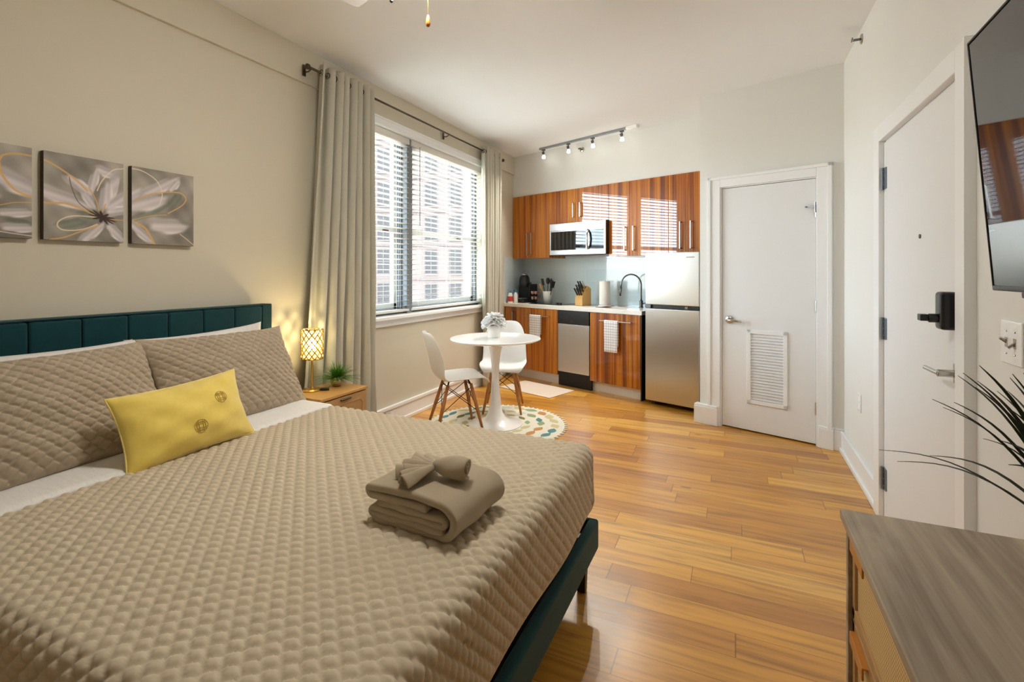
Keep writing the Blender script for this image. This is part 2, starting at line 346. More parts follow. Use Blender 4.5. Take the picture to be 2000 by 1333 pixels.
def lathe(bm, prof, n=32, c=(0, 0, 0), mx=None):
    rings = []
    for r, z in prof:
        ring = []
        for k in range(n):
            a = 2*PI*k/n; v = Vector((c[0]+max(r, 1e-4)*math.cos(a), c[1]+max(r, 1e-4)*math.sin(a), c[2]+z)); ring.append(bm.verts.new(mx @ v if mx else v))
        rings.append(ring)
    for a, b in zip(rings, rings[1:]):
        for k in range(n): bm.faces.new((a[k], a[(k+1) % n], b[(k+1) % n], b[k]))
    bm.faces.new(rings[0][::-1]); bm.faces.new(rings[-1]); return bm
def tube(bm, pts, r, n=8, r1=None, cap=True):
    pts = [Vector(p) for p in pts]; rings = []; ref = None
    for i, p in enumerate(pts):
        t = (pts[min(i+1, len(pts)-1)]-pts[max(i-1, 0)]).normalized()
        if ref is None: ref = Vector((0, 0, 1)) if abs(t.z) < .9 else Vector((1, 0, 0))
        a = (ref - t*ref.dot(t)); a = a.normalized() if a.length > 1e-6 else t.orthogonal().normalized(); b = t.cross(a); ref = a
        f = i/(len(pts)-1); rr = (r if r1 is None else r+(r1-r)*f) if not callable(r) else r(f)
        rings.append([bm.verts.new(p+a*rr*math.cos(2*PI*k/n)+b*rr*math.sin(2*PI*k/n)) for k in range(n)])
    for a, b in zip(rings, rings[1:]):
        for k in range(n): bm.faces.new((a[k], a[(k+1) % n], b[(k+1) % n], b[k]))
    if cap: bm.faces.new(rings[0][::-1]); bm.faces.new(rings[-1])
    return bm
def sphere(bm, c, r, n=16, s=(1, 1, 1)):
    bmesh.ops.create_uvsphere(bm, u_segments=n, v_segments=max(6, n//2), radius=1, matrix=Matrix.Translation(c) @ Matrix.Diagonal((r*s[0], r*s[1], r*s[2], 1))); return bm
def gridmesh(name, V, closed_u=False):
    """V: array (nu, nv, 3)"""
    nu, nv = V.shape[:2]; i = np.arange(nu*nv).reshape(nu, nv)
    a = i if not closed_u else np.vstack([i, i[:1]])
    q = np.stack([a[:-1, :-1], a[1:, :-1], a[1:, 1:], a[:-1, 1:]], -1).reshape(-1, 4)
    me = bpy.data.meshes.new(name); me.vertices.add(nu*nv); me.vertices.foreach_set('co', V.reshape(-1).astype(np.float32))
    me.loops.add(q.size); me.loops.foreach_set('vertex_index', q.reshape(-1).astype(np.int32))
    me.polygons.add(len(q)); me.polygons.foreach_set('loop_start', np.arange(0, q.size, 4, dtype=np.int32))
    me.update(calc_edges=True); me.validate(); return me
def E(name, label, cat, loc=(0, 0, 0), rz=0, group=None, rot=None):
    o = bpy.data.objects.new(name, None); COL.objects.link(o); o.location = loc; o.rotation_euler = rot or (0, 0, rz); o.empty_display_size = .05
    return tag(o, label, cat, group)
def tag(o, label, cat, group=None, kind=None):
    o['label'] = label; o['category'] = cat
    if group: o['group'] = group
    if kind: o['kind'] = kind
    return o
def struct(o, label=None):
    o['kind'] = 'structure'
    if label: o['label'] = label
    return o
def SE(name, label, loc=(0, 0, 0), rz=0):
    o = bpy.data.objects.new(name, None); COL.objects.link(o); o.location = loc; o.rotation_euler = (0, 0, rz); return struct(o, label)

# ---------------------------------------------------------------- room shell
struct(B('floor', (-3.1, 1.6, YF-.1, 7.2, -.12, 0), 'floor'), 'glossy golden maple plank floor')
struct(B('ceiling', (-3.1, 1.6, YF-.1, 7.2, ZC, ZC+.2), 'ceil'), 'smooth white ceiling')
def wall_pieces(bm, axis, p0, p1, a0, a1, z0, z1, holes):
    """wall slab p0..p1 thick, along a0..a1, with rectangular holes (a0,a1,z0,z1)"""
    xs = sorted({a0, a1, *[h[0] for h in holes], *[h[1] for h in holes]}); zs = sorted({z0, z1, *[h[2] for h in holes], *[h[3] for h in holes]})
    for i in range(len(xs)-1):
        for j in range(len(zs)-1):
            cx, cz = (xs[i]+xs[i+1])/2, (zs[j]+zs[j+1])/2
            if any(h[0] < cx < h[1] and h[2] < cz < h[3] for h in holes): continue
            if axis == 'X': box(bm, p0, p1, xs[i], xs[i+1], zs[j], zs[j+1])
            else: box(bm, xs[i], xs[i+1], p0, p1, zs[j], zs[j+1])
    bmesh.ops.remove_doubles(bm, verts=bm.verts[:], dist=1e-5)
    return bm
WZ0, WZ1 = .93, 2.58; WY = ((2.68, 3.68), (3.76, 5.10))
struct(fin('wall_left', wall_pieces(BM(), 'X', XL-.26, XL, YF, 6.9, 0, ZC, [(WY[0][0], WY[1][1], WZ0, WZ1)]), 'wallshade'), 'off-white window wall behind the bed')
struct(B('trim_1', (XL, XL+.022, YF, 6.22, 2.605, ZC), 'wallshade', bevel=.003), 'shallow painted beam along the top of the window wall')
EY = (2.175, 3.165, 2.0)   # entry door opening
struct(fin('wall_right', wall_pieces(BM(), 'X', XR, XR+.16, YF, 5.4, 0, ZC, [(EY[0], EY[1], -.01, EY[2])]), 'wall'), 'white wall with the entry door')
struct(B('wall_front', (-2.94, .88, YF-.1, YF, 0, ZC), 'wall'), 'wall behind the camera')
kb = SE('wall_back', 'kitchen wall with tiled backsplash', K0, KROT)
B('wall_panel', (-.4, 4.4, 0, .16, 0, ZC), 'wall', kb)
B('soffit', (.02, 2.834, -.31, 0, 2.305, ZC), 'wall', kb)
B('backsplash', (.01, 2.834, -.006, 0, .91, 1.5), 'tile', kb)
v = BM(); box(v, XL, XL+.006, 5.68, 6.26, .91, 1.5); ob = fin('side_backsplash', v, 'tile'); struct(ob, 'tiled return on the window wall'); ob.name = 'trim_2'
cw = SE('wall_side', 'closet wall beside the kitchen', K0, KROT)
fin('wall_panel', wall_pieces(BM(), 'Y', -.82, -.70, 2.834, 4.3, 0, ZC, [(3.014, 3.725, -.01, 2.03)]), 'wall', cw)
B('return_panel', (2.834, 2.95, -.70, 0, 0, ZC), 'wall', cw)

# baseboards
def bb(name, mk, label):
    bm = BM(); mk(bm); struct(fin(name, bm, 'trim', bevel=.004), label)
bb('baseboard_left', lambda bm: (box(bm, XL, XL+.018, YF, 5.66, 0, .135), box(bm, XL, XL+.028, YF, 5.66, .135, .165), box(bm, XL, XL+.03, YF, 5.66, 0, .03)), 'tall white baseboard under the window')
bb('baseboard_right', lambda bm: (box(bm, XR-.018, XR, 3.27, 4.62, 0, .135), box(bm, XR-.022, XR, 3.27, 4.62, .135, .15), box(bm, XR-.03, XR, 3.27, 4.62, 0, .03)), 'white baseboard beyond the entry door')
o = SE('baseboard_side', 'white plinth blocks at the closet door', K0, KROT)
for a0, a1, d in ((2.80, 3.0, .05), (3.74, 3.835, .035), (3.835, 3.93, .018)):
    bm = BM(); box(bm, a0, a1, -.82-d, -.80, 0, .15); box(bm, a0, a1, -.82-d+.005, -.80, .15, .165); fin('plinth', bm, 'trim', o, bevel=.004)
B('plinth', (2.80, 2.834, -.82, -.6, 0, .15), 'trim', o, bevel=.004)

# closet door with its casing
cd = SE('door_1', 'white closet door with a louvred vent', KP(3.0, .82), KROT)
bm = BM(); box(bm, -.085, .014, -.022, 0, 0, 2.115); box(bm, .725, .82, -.022, 0, 0, 2.115); box(bm, .014, .725, -.022, 0, 2.03, 2.115)
box(bm, -.09, -.062, -.034, 0, 0, 2.12); box(bm, .797, .825, -.034, 0, 0, 2.12); box(bm, -.09, .825, -.034, 0, 2.095, 2.12)
fin('door_frame', bm, 'trim', cd, bevel=.003)
bm = BM(); box(bm, .014, .022, 0, .10, 0, 2.03); box(bm, .717, .725, 0, .10, 0, 2.03); box(bm, .014, .725, 0, .10, 2.022, 2.03); fin('jamb', bm, 'trim', cd)
dl = B('door_leaf', (.024, .715, .004, .04, .012, 2.018), 'doorp', cd, bevel=.002)
vt = BM()
VX0, VX1, VZ0, VZ1 = .225, .525, .235, .84
for d in ((VX0, VX0+.03, VZ0, VZ1), (VX1-.03, VX1, VZ0, VZ1), (VX0, VX1, VZ0, VZ0+.03), (VX0, VX1, VZ1-.03, VZ1)): box(vt, d[0], d[1], -.008, .005, d[2], d[3])
vent = fin('vent_frame', vt, 'trim', dl, bevel=.003)
vt = BM(); nsl = 24
for k in range(nsl):
    z = VZ0+.035+(VZ1-VZ0-.07)*k/(nsl-1)
    box(vt, VX0+.028, VX1-.028, -.011, .011, -.0015, .0015, mx=Matrix.Translation((0, -.0005, z)) @ Matrix.Rotation(math.radians(-42), 4, 'X'))
fin('vent_louvres', vt, 'trim', dl)
h = BM(); lathe(h, [(0, 0), (.033, 0), (.033, .008), (.028, .012), (.0, .012)], 24, mx=Matrix.Translation((.085, .004, .91)) @ Matrix.Rotation(PI/2, 4, 'X'))
tube(h, [(.085, 0, .91), (.085, -.045, .91), (.095, -.052, .91), (.13, -.054, .909), (.195, -.05, .903)], .010, 10)
fin('door_handle', h, 'chrome', dl, smooth=True)
for z in (1.77, 1.05, .28):
    h = BM(); tube(h, [(.719, -.006, z-.045), (.719, -.006, z+.045)], .006, 8); box(h, .712, .727, -.003, .003, z-.045, z+.045); fin('hinge', h, 'chrome', cd)
h = BM(); box(h, .66, .72, -.016, -.010, 1.80, 1.81); tube(h, [(.66, -.012, 1.805), (.655, -.03, 1.805)], .006, 8); tube(h, [(.715, -.012, 1.76), (.715, -.012, 1.84)], .005, 8); fin('door_stop', h, 'darkchrome', cd)

# entry door: casing stands proud of the wall
ed = SE('door_2', 'white entry door with keypad lock and lever', (XR, 0, 0))
bm = BM(); t = -.032
box(bm, t, 0, 3.165, 3.275, 0, 2.085); box(bm, t, 0, 2.105, 2.175, 0, 2.085); box(bm, t, 0, 2.175, 3.165, 2.0, 2.085)
fin('door_frame', bm, 'trim', ed, bevel=.003)
B('frame_edge', (-.033, 0, 2.095, 2.106, 0, 2.09), 'trim', ed, bevel=.001)
bm = BM(); box(bm, 0, .12, 3.155, 3.165, 0, 2.0); box(bm, 0, .12, 2.175, 2.18, 0, 2.0); box(bm, 0, .12, 2.18, 3.155, 1.99, 2.0); fin('jamb', bm, 'trim', ed)
el = B('door_leaf', (-.008, .036, 2.177, 3.162, .006, 1.991), 'doorp', ed, bevel=.002)
f = BM(); box(f, .036, .06, 2.175, 2.19, 0, 2.0); box(f, .036, .06, 3.15, 3.165, 0, 2.0); box(f, .036, .06, 2.175, 3.165, 1.985, 2.0); box(f, .036, .06, 2.175, 3.165, -.005, .012); fin('door_stop', f, 'trim', ed)
for z in (1.80, 1.015, .23):
    h = BM(); tube(h, [(-.018, 3.15, z-.058), (-.018, 3.15, z+.058)], .008, 10); box(h, -.014, -.006, 3.11, 3.16, z-.055, z+.055)
    for q in (-.035, 0, .035): sphere(h, (-.016, 3.135, z+q), .004, 8)
    fin('hinge', h, 'hinge', ed)
h = BM(); lathe(h, [(0, 0), (.009, 0), (.009, .004), (0, .004)], 16, mx=Matrix.Translation((-.012, 2.606, 1.462)) @ Matrix.Rotation(PI/2, 4, 'Y')); fin('peephole', h, 'peep', el)
h = BM(); box(h, -.062, -.008, 2.20, 2.262, 1.105, 1.24); lockb = fin('keypad_lock', h, 'black', el, bevel=.012, segs=3)
h = BM(); tube(h, [(-.05, 2.232, 1.145), (-.088, 2.232, 1.145)], .016, 12); box(h, -.112, -.086, 2.226, 2.262, 1.134, 1.158); fin('thumb_turn', h, 'black', lockb, bevel=.003)
h = BM(); box(h, -.016, -.008, 2.172+.012, 2.24, .915, .985); tube(h, [(-.014, 2.215, .952), (-.068, 2.215, .952)], .013, 12); tube(h, [(-.066, 2.205, .952), (-.070, 2.33, .952)], .008, 10)
fin('door_handle', h, 'chrome', el, bevel=.002)

# ---------------------------------------------------------------- windows
for n, (y0, y1) in enumerate(WY):
    wdw = SE(f'window_{n+1}', 'left window unit beside the curtain' if n == 0 else 'right window unit', (XL-.14, (y0+y1)/2, 0))
    hw = (y1-y0)/2; Z0, Z1 = WZ0, WZ1
    f = BM(); box(f, -.05, .05, -hw, -hw+.035, Z0, Z1); box(f, -.05, .05, hw-.035, hw, Z0, Z1); box(f, -.05, .05, -hw, hw, Z1-.04, Z1); box(f, -.05, .07, -hw, hw, Z0, Z0+.045)
    fin('window_frame', f, 'bluegrey', wdw, bevel=.003)
    f = BM(); box(f, -.03, .03, -hw+.035, hw-.035, 1.67, 1.715)
    for s in (-1, 1): box(f, -.02, .02, min(s*(hw-.035), s*(hw-.08)), max(s*(hw-.035), s*(hw-.08)), Z0+.045, Z1-.04)
    box(f, -.02, .02, -hw+.035, hw-.035, Z0+.04, Z0+.10); box(f, -.02, .02, -hw+.035, hw-.035, Z1-.09, Z1-.04)
    sa = fin('sash', f, 'sashwhite', wdw, bevel=.003)
    h = BM(); box(h, .03, .045, .25, .32, 1.665, 1.685); fin('sash_lock', h, 'darkchrome', sa)
    B('pane', (-.004, .0, -hw+.07, hw-.07, Z0+.06, Z1-.05), 'glass', wdw)
wm = struct(B('trim_3', (XL-.20, XL-.03, 3.68, 3.76, WZ0, WZ1), 'bluegrey', bevel=.004), 'mullion post between the two windows, blue grey with backlit shade in its colour')
bm = BM(); box(bm, XL-.20, XL+.022, 2.64, 5.16, 2.535, 2.603); box(bm, XL, XL+.03, 2.64, 5.16, 2.59, 2.606); struct(fin('trim_4', bm, 'trim', bevel=.004), 'white window head casing')
bm = BM(); box(bm, XL-.20, XL+.055, 2.64, 5.15, .905, .935); box(bm, XL, XL+.022, 2.66, 5.13, .85, .905); struct(fin('trim_5', bm, 'trim', bevel=.005), 'white window sill')
for n, (y0, y1) in enumerate(((2.70, 3.700), (3.735, 5.085))):
    t = E('window_blind', ('white slatted venetian blind over the narrow part of the window beside the gathered curtain' if n == 0 else 'white slatted venetian blind over the wide window unit nearer the kitchen'), 'blind', (XL-.045, (y0+y1)/2, 0), group='venetian blinds')
    hw = (y1-y0)/2
    B('headrail', (-.028, .028, -hw, hw, 2.475, 2.533), 'slat', t, bevel=.003)
    f = BM(); ns = 32
    for k in range(ns):
        z = 1.005+k*(2.455-1.005)/(ns-1)
        box(f, -.0225, .0225, -hw, hw, -.0013, .0013, mx=Matrix.Translation((0, 0, z)) @ Matrix.Rotation(math.radians(-6), 4, 'Y'))
    fin('slats', f, 'slat', t)
    B('bottom_rail', (-.024, .024, -hw, hw, .955, .975), 'slat', t, bevel=.003)
    f = BM()
    for q in (-.75, 0, .75):
        for x in (-.023, .023): tube(f, [(x, q*hw, .97), (x, q*hw, 2.48)], .0012, 5)
    fin('ladder_cord', f, 'slat', t)
    f = BM(); tube(f, [(.032, -hw+.12, 1.75), (.032, -hw+.12, 2.49)], .0035, 6); fin('tilt_wand', f, 'greyrail', t)

# ---------------------------------------------------------------- the building across the street
FD = 52.0; th = math.radians(24.5); ld = Vector((math.cos(th), math.sin(th), 0)); dd = Vector((-math.sin(th), math.cos(th), 0))
bd = E('office_building', 'pale stone high-rise with rows of dark windows seen through the blinds', 'building', dd*FD, th)
B('wall', (-42, 22, 0, 8, -38, 25.5), 'facade', bd)
pitch = 3.58; zc0 = 1.31-45*FD/958
f = BM()
for r in range(-9, 7): box(f, -42.1, 22.1, -.12, 0, zc0+r*pitch+1.62, zc0+r*pitch+1.72)
fin('string_course', f, 'cornice', bd)
wf = BM(); ww, wh = .60, 1.22
box(wf, -ww-.1, ww+.1, -.06, .0, -wh-.22, -wh-.04)
wfo = None; cnt = 0
for pr in range(-4, 2):
    for cx in ((842-1000)*FD/958, (889-1000)*FD/958):
        x = cx+pr*140*FD/958
        if not (-30 < x < 5): continue
        for r in range(-1, 8):
            if cnt >= 100: continue
            if wfo is None:
                g = BM(); box(g, -ww, ww, -.04, .0, -wh, wh); wfo = fin('window', g, 'farglass', bd)
                g = BM()
                box(g, -ww-.12, ww+.12, -.12, 0, -wh-.2, -wh-.05)
                box(g, -.04, .04, -.07, -.03, -wh, wh); box(g, -ww, ww, -.07, -.03, -.04, .04)
                box(g, -ww-.05, -ww, -.08, 0, -wh, wh); box(g, ww, ww+.05, -.08, 0, -wh, wh); box(g, -ww, ww, -.08, 0, wh, wh+.05)
                wfr = fin('window_frame', g, 'farframe', wfo); o = wfo; o.location = (x, 0, zc0+r*pitch)
            else:
                o = wfo.copy(); COL.objects.link(o); o.location = (x, 0, zc0+r*pitch); q = wfr.copy(); COL.objects.link(q); q.parent = o
            cnt += 1

# ---------------------------------------------------------------- curtains and rod
def curtain(name, label, y0t, y0b, y1t, y1b, folds, seed, zt=2.742, amp=.042, flip=1, first=.12):
    nu, nv = 40*folds//2*2+1, 90
    s = np.linspace(0, 1, nu)[:, None]; z = np.linspace(zt, .012, nv)[None, :]; t = (zt-z)/zt
    ph = folds*s*PI*2*flip
    y0 = y0t+(y0b-y0t)*np.clip(t*1.15, 0, 1)**1.1; y1 = y1t+(y1b-y1t)*t
    sw = np.where(s < 1/folds/2, s*folds*2*first, first+(s-1/folds/2)/(1-1/folds/2)*(1-first))
    y = y0+(y1-y0)*sw + .012*np.sin(ph*2+.6)*(1-.3*t)
    a = amp*(1-.22*t)*(1+.15*np.sin(s*23+seed))
    x = -2.600+a*np.cos(ph)+.006*np.sin(7*s*PI+9*t+seed)*t+.004*np.sin(31*s+15*t)*t
    V = np.stack(np.broadcast_arrays(x, y, z), -1)
    o = link(name, gridmesh(name, V), 'curtain', smooth=True, solid=.003)
    return tag(o, label, 'curtain', 'window curtains'), V
cL, VL = curtain('curtain', 'beige grommet curtain gathered beside the bed, lit by the table lamp', 2.50, 2.33, 3.03, 3.07, 7, 1, first=.16)
cR, VR = curtain('curtain', 'light grommet curtain gathered at the kitchen end of the window', 4.90, 4.93, 5.32, 5.30, 6, 5, amp=.035)
rod = E('curtain_rod', 'thin bronze curtain rod above the blinds with brackets', 'curtain rod', (-2.600, 2.42, 2.685))
f = BM(); tube(f, [(0, 0, 0), (0, 3.02, 0)], .0085, 12); fin('pole', f, 'bronze', rod, smooth=True)
for y in (-.005, 3.02):
    f = BM(); lathe(f, [(0, -.012), (.017, -.010), (.019, 0), (.017, .010), (0, .012)], 16, mx=Matrix.Translation((0, y, 0)) @ Matrix.Rotation(PI/2, 4, 'X')); fin('finial', f, 'bronze', rod, smooth=True)
for y in (.02, 1.76, 2.95):
    f = BM(); box(f, -.062, -.056, y-.012, y+.012, -.045, .03); tube(f, [(-.058, y, -.02), (-.02, y, -.022), (0, y, -.012)], .005, 8); fin('bracket', f, 'bronze', rod)
for V, c, nf in ((VL, cL, 7), (VR, cR, 6)):
    nu = V.shape[0]
    for k in range(nf*2):
        i = int((k+.5)/(nf*2)*(nu-1)); p = V[i, 1]; q = V[min(i+1, nu-1), 1]-V[max(i-1, 0), 1]
        tn = Vector((q[0], q[1], 0)).normalized(); nr = Vector((-tn.y, tn.x, 0))
        g = BM(); mx = Matrix.Translation((-2.6, p[1], 2.685)) @ nr.to_track_quat('Z', 'Y').to_matrix().to_4x4()
        pts = [mx @ Vector((.021*math.cos(a), .021*math.sin(a), 0)) for a in np.linspace(0, 2*PI, 17)]
        tube(g, pts, .004, 6, cap=False); fin('grommet', g, 'bronze', c, smooth=True)

# ---------------------------------------------------------------- ceiling fan
fan = E('ceiling_fan', 'white four-bladed ceiling fan with pull chains and bowl light, one blade tip reaching into view', 'ceiling fan', (-1.095, 1.534, ZC))
f = BM(); lathe(f, [(0, 0), (.07, 0), (.06, -.05), (.015, -.055), (.015, -.17), (.05, -.175), (.10, -.19), (.105, -.27), (.085, -.30), (0, -.30)], 32); fin('motor', f, 'blade', fan, smooth=True)
f = BM(); lathe(f, [(0, -.30), (.06, -.30), (.07, -.33), (.13, -.345), (.13, -.36), (0, -.36)], 32); fin('light_fitter', f, 'chrome', fan, smooth=True)
f = BM(); lathe(f, [(.125, -.355), (.128, -.37), (.115, -.40), (.08, -.425), (.0, -.438)], 32); fin('light_bowl', f, 'bowl', fan, smooth=True)
for a in (135+24.5, 41+24.5, 222+24.5, 312+24.5):
    f = BM(); mx = Matrix.Rotation(math.radians(a), 4, 'Z') @ Matrix.Translation((0, 0, -.279)) @ Matrix.Rotation(math.radians(9), 4, 'X')
    vs = [(.16, -.045), (.30, -.055), (.50, -.066), (.56, -.062), (.575, -.045), (.582, 0), (.575, .045), (.56, .062), (.50, .066), (.30, .055), (.16, .045)]
    a1 = [f.verts.new(mx @ Vector((x, y, .004))) for x, y in vs]; a2 = [f.verts.new(mx @ Vector((x, y, -.004))) for x, y in vs]
    f.faces.new(a1); f.faces.new(a2[::-1])
    for i in range(len(vs)): f.faces.new((a1[i], a1[(i+1) % len(vs)], a2[(i+1) % len(vs)], a2[i]))
    b_ = fin('fan_blade', f, 'blade', fan, bevel=.002)
    f = BM(); box(f, .09, .22, -.02, .02, .004, .010, mx=mx); fin('blade_bracket', f, 'chrome', b_)
ch = Vector((-1.075+1.095, 1.565-1.534, 0))
f = BM(); tube(f, [(.025, .04, -.36), (.025, .04, -.545)], .0014, 5); pc = fin('pull_chain', f, 'gold', fan)
f = BM(); lathe(f, [(0, 0), (.004, -.002), (.0075, -.020), (.009, -.034), (.006, -.044), (0, -.047)], 16, c=(.025, .04, -.545)); fin('wooden_fob', f, 'fob', pc, smooth=True)
f = BM(); tube(f, [(-.117, .0, -.35), (-.117, .0, -.462)], .0014, 5); lathe(f, [(0, 0), (.006, -.006), (.007, -.02), (0, -.026)], 12, c=(-.117, 0, -.462)); fin('pull_chain', f, 'wire', fan)

# ---------------------------------------------------------------- track light, sprinklers
A = Vector((-2.20, 5.66, 0)); Bq = Vector((-.93, 5.165, 0)); tl = (Bq-A).length; trz = math.atan2((Bq-A).y, (Bq-A).x)
tr = E('track_light', 'grey ceiling track light with four small glowing spot heads', 'track light', (A.x, A.y, ZC), trz)
B('rail', (0, tl, -.017, .017, -.022, 0), 'greyrail', tr, bevel=.002)
B('power_feed', (tl-.12, tl+.01, -.03, .03, -.03, 0), 'white', tr, bevel=.004)
for q in (.06, .45, .80, 1.18):
    f = BM(); box(f, q-.02, q+.02, -.012, .012, -.04, -.02); tube(f, [(q, 0, -.04), (q+.012, 0, -.07)], .005, 8); tube(f, [(q-.012, 0, -.055), (q+.006, 0, -.095)], .014, 12)
    hd = fin('spot_head', f, 'darkchrome', tr, smooth=False)
    f = BM(); lathe(f, [(0, 0), (.014, -.002), (.021, -.03), (.017, -.042), (0, -.046)], 16, c=(q+.004, 0, -.092)); fin('bulb', f, 'bulb', hd, smooth=True)
    l = bpy.data.lights.new('spot_lamp', 'SPOT'); l.energy = 26; l.spot_size = math.radians(95); l.spot_blend = 1.0; l.shadow_soft_size = .02; l.color = (1, .93, .82)
    lo = bpy.data.objects.new('spot_lamp', l); COL.objects.link(lo); lo.parent = hd; lo.location = (q+.004, 0, -.15); lo.rotation_euler = (math.radians(-30), 0, 0)
def sprinkler(loc, rz, label):
    t = E('sprinkler_head', label, 'sprinkler', loc, rz, 'sidewall fire sprinklers')
    f = BM(); lathe(f, [(0, 0), (.032, 0), (.028, .008), (.012, .012), (0, .012)], 20, mx=Matrix.Rotation(-PI/2, 4, 'Y')); fin('escutcheon', f, 'chrome', t)
    f = BM(); tube(f, [(-.01, 0, 0), (-.045, 0, 0)], .008, 10); box(f, -.055, -.05, -.018, .018, -.004, .012); tube(f, [(-.02, -.012, 0), (-.05, -.012, 0)], .0025, 6); tube(f, [(-.02, .012, 0), (-.05, .012, 0)], .0025, 6); fin('nozzle', f, 'darkchrome', t)
sprinkler((XR, 3.70, 2.77), 0, 'small chrome sprinkler head high on the right wall above the entry door')
sprinkler(KP(1.22, .31, 2.755), KROT+PI/2, 'small chrome sprinkler head on the soffit above the microwave cabinet')

# ---------------------------------------------------------------- kitchen
def KE(name, label, cat, a, b=0, z=0, group=None): return E(name, label, cat, KP(a, b, z), KROT, group)
def bar_handle(parent, x, y, z0, z1, horiz=False, m='chrome', out=.03):
    f = BM()
    if horiz:
        box(f, z0, z1, y-out-.005, y-out+.005, x-.005, x+.005)
        for q in (z0+.012, z1-.012): box(f, q-.005, q+.005, y-out, y, x-.004, x+.004)
        nm = 'towel_bar'
    else:
        box(f, x-.006, x+.006, y-out-.005, y-out+.004, z0, z1)
        for q in (z0+.006, z1-.006): box(f, x-.005, x+.005, y-out, y, q-.006, q+.006)
        nm = 'handle'
    return fin(nm, f, m, parent, bevel=.0015)
UZ0, UZ1 = 1.487, 2.303
def upper(label, a0, a1, z0, z1, split, hands, hz, depth=.33):
    t = KE('wall_cabinet', label, 'cabinet', a0, 0, 0, 'glossy zebra-wood wall cabinets'); W_ = a1-a0
    B('body', (0.001, W_-.001, -(depth-.02), -.008, z0, z1), 'zebra', t)
    xs = [0]+[s-a0 for s in split]+[W_]
    for k in range(len(xs)-1):
        d = B('door', (xs[k]+.0015, xs[k+1]-.0015, -depth, -(depth-.0195), z0+.001, z1-.001), 'zebra', t, bevel=.0012)
        if k < len(hands) and hands[k] is not None: bar_handle(d, hands[k]-a0, -depth, hz[0], hz[1])
    return t
upper('tall glossy wood wall cabinet left of the microwave', .119, .741, UZ0, UZ1, [.428], [.392, .463], (1.53, 1.81))
upper('short glossy wood wall cabinet directly above the microwave', .741, 1.597, 1.90, UZ1, [1.168], [1.118, 1.218], (1.96, 2.13))
upper('wide glossy wood wall cabinet over the sink reflecting the window blinds', 1.597, 2.306, UZ0, UZ1, [1.862+.0], [1.81, 1.915], (1.545, 1.81))
upper('glossy wood wall cabinet above the fridge', 2.306, 2.832, UZ0+.022, UZ1, [2.49], [2.44, 2.55], (1.545, 1.82))

# microwave
mw = KE('microwave', 'stainless steel microwave with dark glass door hung under the short cabinet', 'microwave', .80, 0, 0)
B('body', (.0, .80, -.385, -.01, 1.513, 1.895), 'black', mw, bevel=.004)
f = BM(); box(f, .0, .80, -.40, -.386, 1.795, 1.893); box(f, 0, .80, -.40, -.386, 1.518, 1.575); box(f, 0, .02, -.40, -.386, 1.575, 1.795); box(f, .775, .80, -.40, -.386, 1.575, 1.795); box(f, .535, .58, -.402, -.386, 1.575, 1.795)
fin('face_trim', f, 'steel2', mw, bevel=.003)
B('door_glass', (.02, .535, -.398, -.388, 1.575, 1.795), 'cook', mw)
B('window_mesh', (.075, .49, -.3995, -.398, 1.60, 1.77), 'screen', mw)
B('control_panel', (.58, .775, -.398, -.388, 1.575, 1.795), 'cook', mw)
f = BM(); tube(f, [(.565, -.402, 1.575), (.575, -.432, 1.62), (.578, -.44, 1.69), (.575, -.432, 1.755), (.565, -.402, 1.80)], .011, 12); fin('handle', f, 'steel', mw, smooth=True)
B('vent_slot', (.01, .79, -.4015, -.40, 1.806, 1.81), 'black', mw)

# base cabinets
BF = .565
def base(label, a0, a1, hand=None, bar=None, toe='toe', z0=.115):
    t = KE('base_cabinet', label, 'cabinet', a0, 0, 0, 'glossy zebra-wood base cabinets'); W_ = a1-a0
    B('body', (.001, W_-.001, -(BF-.02), -.01, z0, .873), 'zebra', t)
    B('toe_kick', (.001, W_-.001, -(BF-.055), -(BF-.075), 0, z0), toe, t)
    d = B('door', (.0015, W_-.0015, -BF, -(BF-.0195), z0, .868), 'zebra', t, bevel=.0012)
    if hand: bar_handle(d, hand[0]-a0, -BF, hand[1], hand[2])
    if bar: bar_handle(d, bar[2], -BF, bar[0]-a0, bar[1]-a0, horiz=True, out=.04)
    return t
base('narrow glossy wood base cabinet at the window end of the counter', .202, .385, hand=(.355, .64, .82))
base('glossy wood base cabinet left of the dishwasher behind the dining table', .387, 1.055, bar=(.585, .95, .785))
base('glossy wood base cabinet right of the dishwasher under the sink', 1.505, 2.118, bar=(1.65, 2.03, .79))
B_ = B('gap_shade_panel', (0, .014, -(BF), -.01, 0, .873), 'blackmatte', None); B_.location = KP(2.120, 0); B_.rotation_euler = (0, 0, KROT)  # black panel put in as the shadow between cabinet and fridge
tag(B_, 'black panel standing in for the shadow gap between base cabinets and fridge', 'panel')
dw = KE('dishwasher', 'slim dishwasher with black control strip and stainless door', 'dishwasher', 1.06, 0, 0)
B('body', (.0, .442, -.545, -.02, .03, .870), 'blackmatte', dw)
B('door_panel', (.003, .439, -.572, -.546, .165, .715), 'steel2', dw, bevel=.003)
cp = B('control_panel', (.003, .439, -.575, -.546, .718, .866), 'black', dw, bevel=.004)
B('latch_recess', (.06, .32, -.5765, -.5745, .80, .835), 'blackmatte', cp); B('button', (.19, .23, -.578, -.5745, .755, .765), 'screen', cp)
B('kick_panel', (.003, .458, -.556, -.53, 0.004, .158), 'blackmatte', dw)

